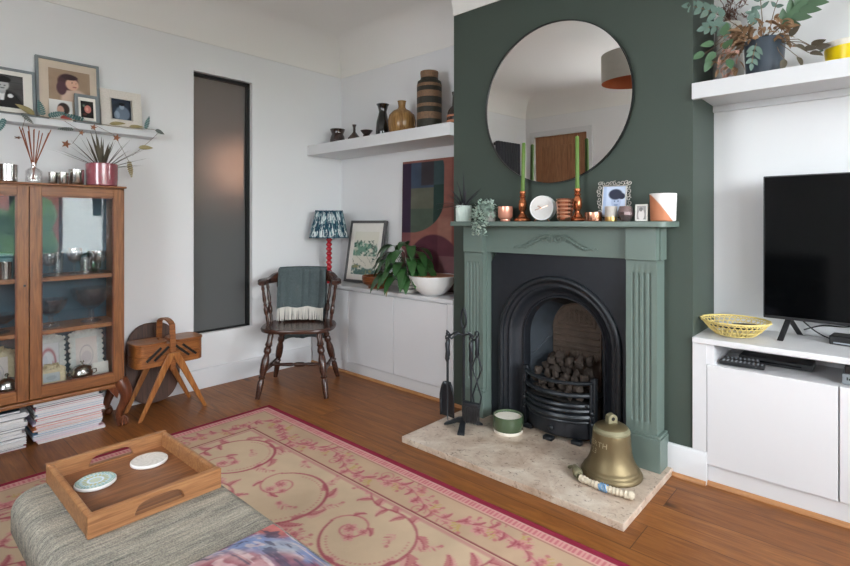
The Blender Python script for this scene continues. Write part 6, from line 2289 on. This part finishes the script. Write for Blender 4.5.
remote('smaller black remote control behind the long one in cupboard slot', (-.500, 2.735, .5490), R(10), .14, .04, .02)
t = thing('media_player', 'flat black media player at the back of the open cupboard slot', 'electronics box', (-.38, 2.83, .5485))
MB().box(-.14, -.06, 0, .14, .06, .028).build('case', 'plastic', t, smooth=False, bevel=.004)
MB().box(-.12, -.0604, .010, .10, -.0600, .016).build('front_slot', 'screen', t, smooth=False)
t = thing('disc_box', 'grey boxed set with dark lettering standing in cupboard slot', 'box', (-.04, 2.72, .5485), world=True)
MB().box(-.136, 2.655, .5485, .10, 2.79, .590).build('carton', 'grey_frame', t, smooth=False, bevel=.002)
mb = MB()
for k, (a, h) in enumerate(((0, .012), (.007, .007), (.013, .007), (.019, .010), (.025, .007), (.031, .007))):
    mb.box(-.122 + a, 2.6544, .566, -.122 + a + .0045, 2.6549, .566 + h)
mb.build('lettering', 'black', t, smooth=False)
t = thing('disc_player', 'black disc player stacked on top of the grey boxed set', 'electronics box', (-.03, 2.73, .5905), world=True)
MB().box(-.128, 2.66, .5905, .10, 2.79, .622).build('case', 'plastic', t, smooth=False, bevel=.003)
MB().box(-.11, 2.6594, .600, .08, 2.6598, .606).build('disc_slot', 'button', t, smooth=False)

# ---- plants on the shelf over the television
PZ = 1.8425
t = thing('potted_plant', 'slate blue pot of dried brown and green leaves above the television', 'plant', (-.410, 2.725, PZ))
MB().lathe([(.066, 0), (.070, .004), (.079, .165), (.077, .170), (.073, .168), (.071, .15), (.001, .15)], 44).build('pot', 'blue_glaze', t)
MB().lathe([(.0715, .150), (.04, .158), (.001, .160)], 24).build('soil', 'soil', t)
rng = random.Random(44)
dr, pk, ol, sg_, gr, st = MB(), MB(), MB(), MB(), MB(), MB()
for k in range(120):      # dried leaves tumbling over the rim
    an = rng.uniform(PI * .75, PI * 2.15)
    r = rng.uniform(.03, .10)
    p = Vector((r * math.cos(an) * 1.15 - .015, r * math.sin(an) * .9, .185 + rng.uniform(-.03, .07) - max(0, r - .07) * 1.2))
    dr.leaf(p, (math.cos(an) + rng.uniform(-.6, .6), math.sin(an) + rng.uniform(-.5, .5), rng.uniform(-.6, .8)), rng.uniform(.035, .065), rng.uniform(.014, .026), rng.uniform(.3, 2), 0, 5, .45, rng.uniform(-1, 1))
for k in range(46):      # hanging on the side away from the tv
    p = Vector((-.085 - rng.uniform(0, .085), rng.uniform(-.11, 0), rng.uniform(.03, .19)))
    (pk if k % 3 else dr).leaf(p, (rng.uniform(-1, .5), rng.uniform(-1, .2), rng.uniform(-.9, .4)), rng.uniform(.03, .055), rng.uniform(.014, .024), 1.2, 0, 5, .4, rng.uniform(-1, 1))
for x, y, z, dx, dz in ((-.20, -.09, .175, -1, .25), (-.165, -.10, .20, .3, .8), (-.19, -.10, .13, -.7, -.4), (-.14, -.105, .09, .2, -.6), (-.24, -.09, .14, -.9, -.1), (-.16, -.10, .14, .4, .4), (-.21, -.10, .10, -.5, -.8)):
    gr.leaf((x + .02, y, z), (dx, -.3, dz), .060, .036, .4, 0, 6, .15, face=(.5, -.8, .2))
    st.tube([(-.03, -.02, .16), (x * .6, y * .8, z + .05), (x + .02, y, z)], .0016, 4)
for x, y, z, dx, dz in ((.12, -.09, .10, .6, -.3), (.15, -.09, .075, 1, .1), (.17, -.095, .055, 1, -.2), (.13, -.09, .05, .3, -.7), (.175, -.09, .085, .8, .4), (.10, -.06, .15, .4, .5), (.085, -.09, .05, -.2, -1), (.19, -.09, .07, 1, .3)):
    ol.leaf((x, y, z), (dx, -.25, dz), .055, .028, .5, 0, 6, .25, rng.uniform(-.5, .5), face=(.4, -.85, .1))
    st.tube([(.04, -.01, .16), (x * .75, y * .9, z + .04), (x, y, z)], .0015, 4)
def sprig(mb, base, tip, n, L, w, sag=.0):
    base, tip = Vector(base), Vector(tip)
    m = (base + tip) / 2 + Vector((0, 0, .06 - sag))
    pts = []
    for k in range(13):
        u = k / 12
        pts.append(base * (1 - u) ** 2 + m * 2 * u * (1 - u) + tip * u * u)
    st.tube(pts, .0018, 5)
    d0 = (pts[-1] - pts[-3]).normalized()
    side = d0.cross(Vector((.5, -.85, 0))).normalized()
    for k in range(n):
        u = .45 + .55 * (k + .5) / n
        p = base * (1 - u) ** 2 + m * 2 * u * (1 - u) + tip * u * u
        for s in (-1, 1):
            mb.leaf(p, side * s + d0 * .8 + Vector((0, -.1, 0)), L * (1.15 - .5 * (k / n)), w * 1.25, .4, 0, 5, .15, face=(.5, -.85, -.1))
    mb.leaf(tip, d0, L * .8, w * 1.2, .4, 0, 5, .2, face=(.5, -.85, -.1))
sprig(sg_, (-.02, -.02, .16), (-.275, -.11, .37), 5, .05, .024)
sprig(sg_, (-.02, -.02, .16), (-.215, -.10, .255), 4, .048, .022)
sprig(sg_, (0, -.03, .16), (-.035, -.05, .285), 4, .045, .016)
sprig(sg_, (0, -.02, .16), (-.01, -.06, .37), 3, .035, .014)
sprig(sg_, (.01, 0, .16), (.065, -.02, .36), 2, .028, .014)
sprig(sg_, (-.01, -.05, .16), (-.030, -.11, .05), 3, .045, .016, .0)
# the big lobed fern leaf
lob = MB()
B0, B1 = Vector((.055, .0, .215)), Vector((.195, -.01, .330))
st.tube([(0, 0, .15), (.02, 0, .185), B0], .003, 6)
ax = (B1 - B0)
pr = Vector((-ax.z, 0, ax.x)).normalized()
for k in range(5):
    u = .10 + .80 * k / 4
    p = B0 + ax * u
    L = .074 * math.sin(PI * (.22 + .55 * u)) + .012
    for s in (-1, 1):
        lob.leaf(p, pr * s * .9 + ax.normalized() * .75 + Vector((0, -.15, 0)), L, .036, .2, 0, 6, .1, face=(.45, -.85, -.2))
lob.leaf(B0, ax.normalized(), ax.length + .05, .05, .05, 0, 8, .08, face=(.45, -.85, -.2))
lob.build('lobed_leaf', 'leaf_mid', t, recalc=False)
dr.build('dried_leaves', 'dry_brown', t, recalc=False)
pk.build('faded_pink_leaves', 'dry_pink', t, recalc=False)
gr.build('green_leaves', 'leaf_mid', t, recalc=False)
ol.build('olive_leaves', 'leaf_olive', t, recalc=False)
sg_.build('sage_fronds', 'leaf_sage', t, recalc=False)
st.build('stems', 'stem', t)

t = thing('dried_flower_vase', 'tall rough grey-white vase of dried brown seed heads on shelf', 'vase', (-.585, 2.885, PZ))
MB().lathe([(.060, 0), (.066, .006), (.068, .10), (.062, .20), (.056, .30), (.054, .335), (.050, .335), (.050, .28), (.001, .27)], 40).build('vase', 'grey_pot', t)
mb = MB()
rng = random.Random(6)
for k in range(26):
    an = rng.uniform(0, 2 * PI)
    s = rng.uniform(.02, .12)
    tip = Vector((s * math.cos(an), s * math.sin(an) * .8, .335 + rng.uniform(.02, .12)))
    mb.tube([(.01 * math.cos(an), .01 * math.sin(an), .28), tip * .5 + Vector((0, 0, .2)), tip], .0014, 4)
    for j in range(7):
        mb.leaf(tip, (rng.uniform(-1, 1), rng.uniform(-1, 1), rng.uniform(-.6, 1)), rng.uniform(.018, .034), .006, .4, 0, 4, .3)
mb.build('seed_heads', 'dry_dark', t, recalc=False)

t = thing('plant_pot', 'bright yellow pot with cream rim on the shelf above television', 'pot', (-.118, 2.745, PZ))
MB().lathe([(.068, 0), (.075, .006), (.083, .076)], 44, cap=True).build('glazed_wall', 'yellow', t)
MB().lathe([(.0831, .076), (.0845, .098), (.082, .101), (.078, .099), (.075, .085), (.001, .085)], 44).build('rim', 'cream', t)
mb = MB()
rng = random.Random(15)
for k in range(14):
    an = rng.uniform(-1.2, 2.6)
    mb.leaf((.03 * math.cos(an), .03 * math.sin(an), .088), (math.cos(an), math.sin(an) * .6, rng.uniform(.4, 1)), rng.uniform(.07, .11), .045, .7, 0, 6, .2)
mb.build('foliage', 'leaf_dark', t, recalc=False)

# ================================================================== SEEN IN THE MIRROR, BEHIND THE VIEWER
t = thing('column_radiator', 'tall anthracite column radiator, seen reflected in the round mirror', 'radiator', (XL + .05, -.44, .12), world=True)
for k in range(8):
    y = -.70 + .066 * k
    MB().box(XL + .030, y, .14, XL + .085, y + .052, 2.14).build('column', 'radiator', t, smooth=False, bevel=.012)
for z in (.16, 2.09):
    MB().box(XL + .004, -.70, z, XL + .050, -.19, z + .035).build('header', 'radiator', t, smooth=False, bevel=.004)
t = thing('pendant_light', 'drum pendant light with copper-lined shade, seen in the round mirror', 'ceiling light', (-1.50, 1.0, ZC), world=True)
MB().lathe([(.25, 2.275), (.25, 2.495)], 48, (-1.5, 1.0, 0), cap=False).build('shade', 'shade_out', t)
MB().lathe([(.2485, 2.2755), (.2485, 2.4945), (.05, 2.4955)], 48, (-1.5, 1.0, 0), cap=False).build('shade_lining', 'shade_in', t)
MB().tube([(-1.5, 1.0, 2.42), (-1.5, 1.0, ZC)], .004, 8).build('cord', 'white', t)
MB().lathe([(.05, ZC - .03), (.05, ZC - .001), (.001, ZC - .001)], 24, (-1.5, 1.0, 0)).build('ceiling_rose', 'white', t)
MB().ball((-1.5, 1.0, 2.385), .035, 14).build('bulb', 'white_gloss', t)
MB().lathe([(.250, 2.496), (.2505, 2.497), (.004, 2.4972)], 48, (-1.5, 1.0, 0), cap=False).build('shade_top', 'shade_out', t)
t = thing('sofa', 'dark brown fabric sofa against the wall, seen in the television screen', 'sofa', (-1.3, -.5, 0), world=True)
MB().box(-2.15, -.92, .06, -.45, -.16, .40).build('base', 'sofa', t, bevel=.03, smooth=False)
MB().box(-2.15, -.94, .38, -.45, -.70, .86).build('backrest', 'sofa', t, bevel=.05, seg=3, smooth=False)
for a in (-2.15, -.67):
    MB().box(a, -.92, .30, a + .22, -.14, .62).build('arm', 'sofa', t, bevel=.05, seg=3, smooth=False)
for a in (-1.92, -1.30):
    MB().box(a, -.72, .39, a + .60, -.15, .52).build('seat_cushion', 'sofa', t, bevel=.04, seg=3, smooth=False)
# ================================================================== LIGHT, VIEW
sc = bpy.context.scene
w = bpy.data.worlds.new('overcast_sky')
sc.world = w
w.use_nodes = True
bg = w.node_tree.nodes['Background']
bg.inputs[0].default_value = (.91, .955, 1.0, 1)
bg.inputs[1].default_value = 9.0
def area(name, loc, rot, sx, sy, power, col=(1, 1, 1), portal=False):
    l = bpy.data.lights.new(name, 'AREA')
    l.shape = 'RECTANGLE'
    l.size, l.size_y = sx, sy
    l.energy = power
    l.color = col
    o = bpy.data.objects.new(name, l)
    C.objects.link(o)
    o.location = loc
    o.rotation_euler = rot
    if portal:
        l.cycles.is_portal = True
    return o
area('window_daylight', (XR + .16, (RY0 + RY1) / 2, (RZ0 + RZ1) / 2), (0, R(90), 0), RZ1 - RZ0, RY1 - RY0, 1, portal=True)
area('added_rear_window_portal', ((GX0 + GX1) / 2, YR - .16, (GZ0 + GZ1) / 2), (R(90), 0, 0), GX1 - GX0, GZ1 - GZ0, 1, portal=True)  # sky portal of the added rear window
pl = bpy.data.lights.new('hall_lamp', 'POINT')
pl.energy = 2.5
pl.color = (1, .52, .34)
pl.shadow_soft_size = .25
po = bpy.data.objects.new('hall_lamp', pl)
C.objects.link(po)
po.location = (XL - .95, 2.45, 1.72)

hl = bpy.data.lights.new('hall_fill_light', 'POINT')  # added unseen fill light, brightens the upper frosted glass from behind
hl.energy = 9
hl.color = (1, .93, .86)
hl.shadow_soft_size = .15
ho = bpy.data.objects.new('hall_fill_light', hl)
C.objects.link(ho)
ho.location = (XL - .6, 1.25, 2.42)
cam = bpy.data.cameras.new('camera')
co = bpy.data.objects.new('camera', cam)
C.objects.link(co)
co.location = (0, 0, 1.2)
co.rotation_euler = (R(90), 0, R(42.1))
cam.sensor_fit = 'HORIZONTAL'
cam.sensor_width = 36
cam.lens = 512 / 850 * 36
cam.shift_y = -(283 - 222) / 850
cam.clip_start = .02
sc.camera = co
sc.view_settings.view_transform = 'Standard'
sc.view_settings.look = 'None'
sc.view_settings.exposure = 1.47
sc.view_settings.gamma = 1
sc.view_settings.use_curve_mapping = False
sc.cycles.use_denoising = True
sc.cycles.max_bounces = 12
sc.cycles.diffuse_bounces = 6
sc.cycles.glossy_bounces = 6
sc.cycles.transmission_bounces = 8
sc.cycles.transparent_max_bounces = 16
sc.cycles.caustics_reflective = False
sc.cycles.caustics_refractive = True
sc.cycles.sample_clamp_indirect = 8
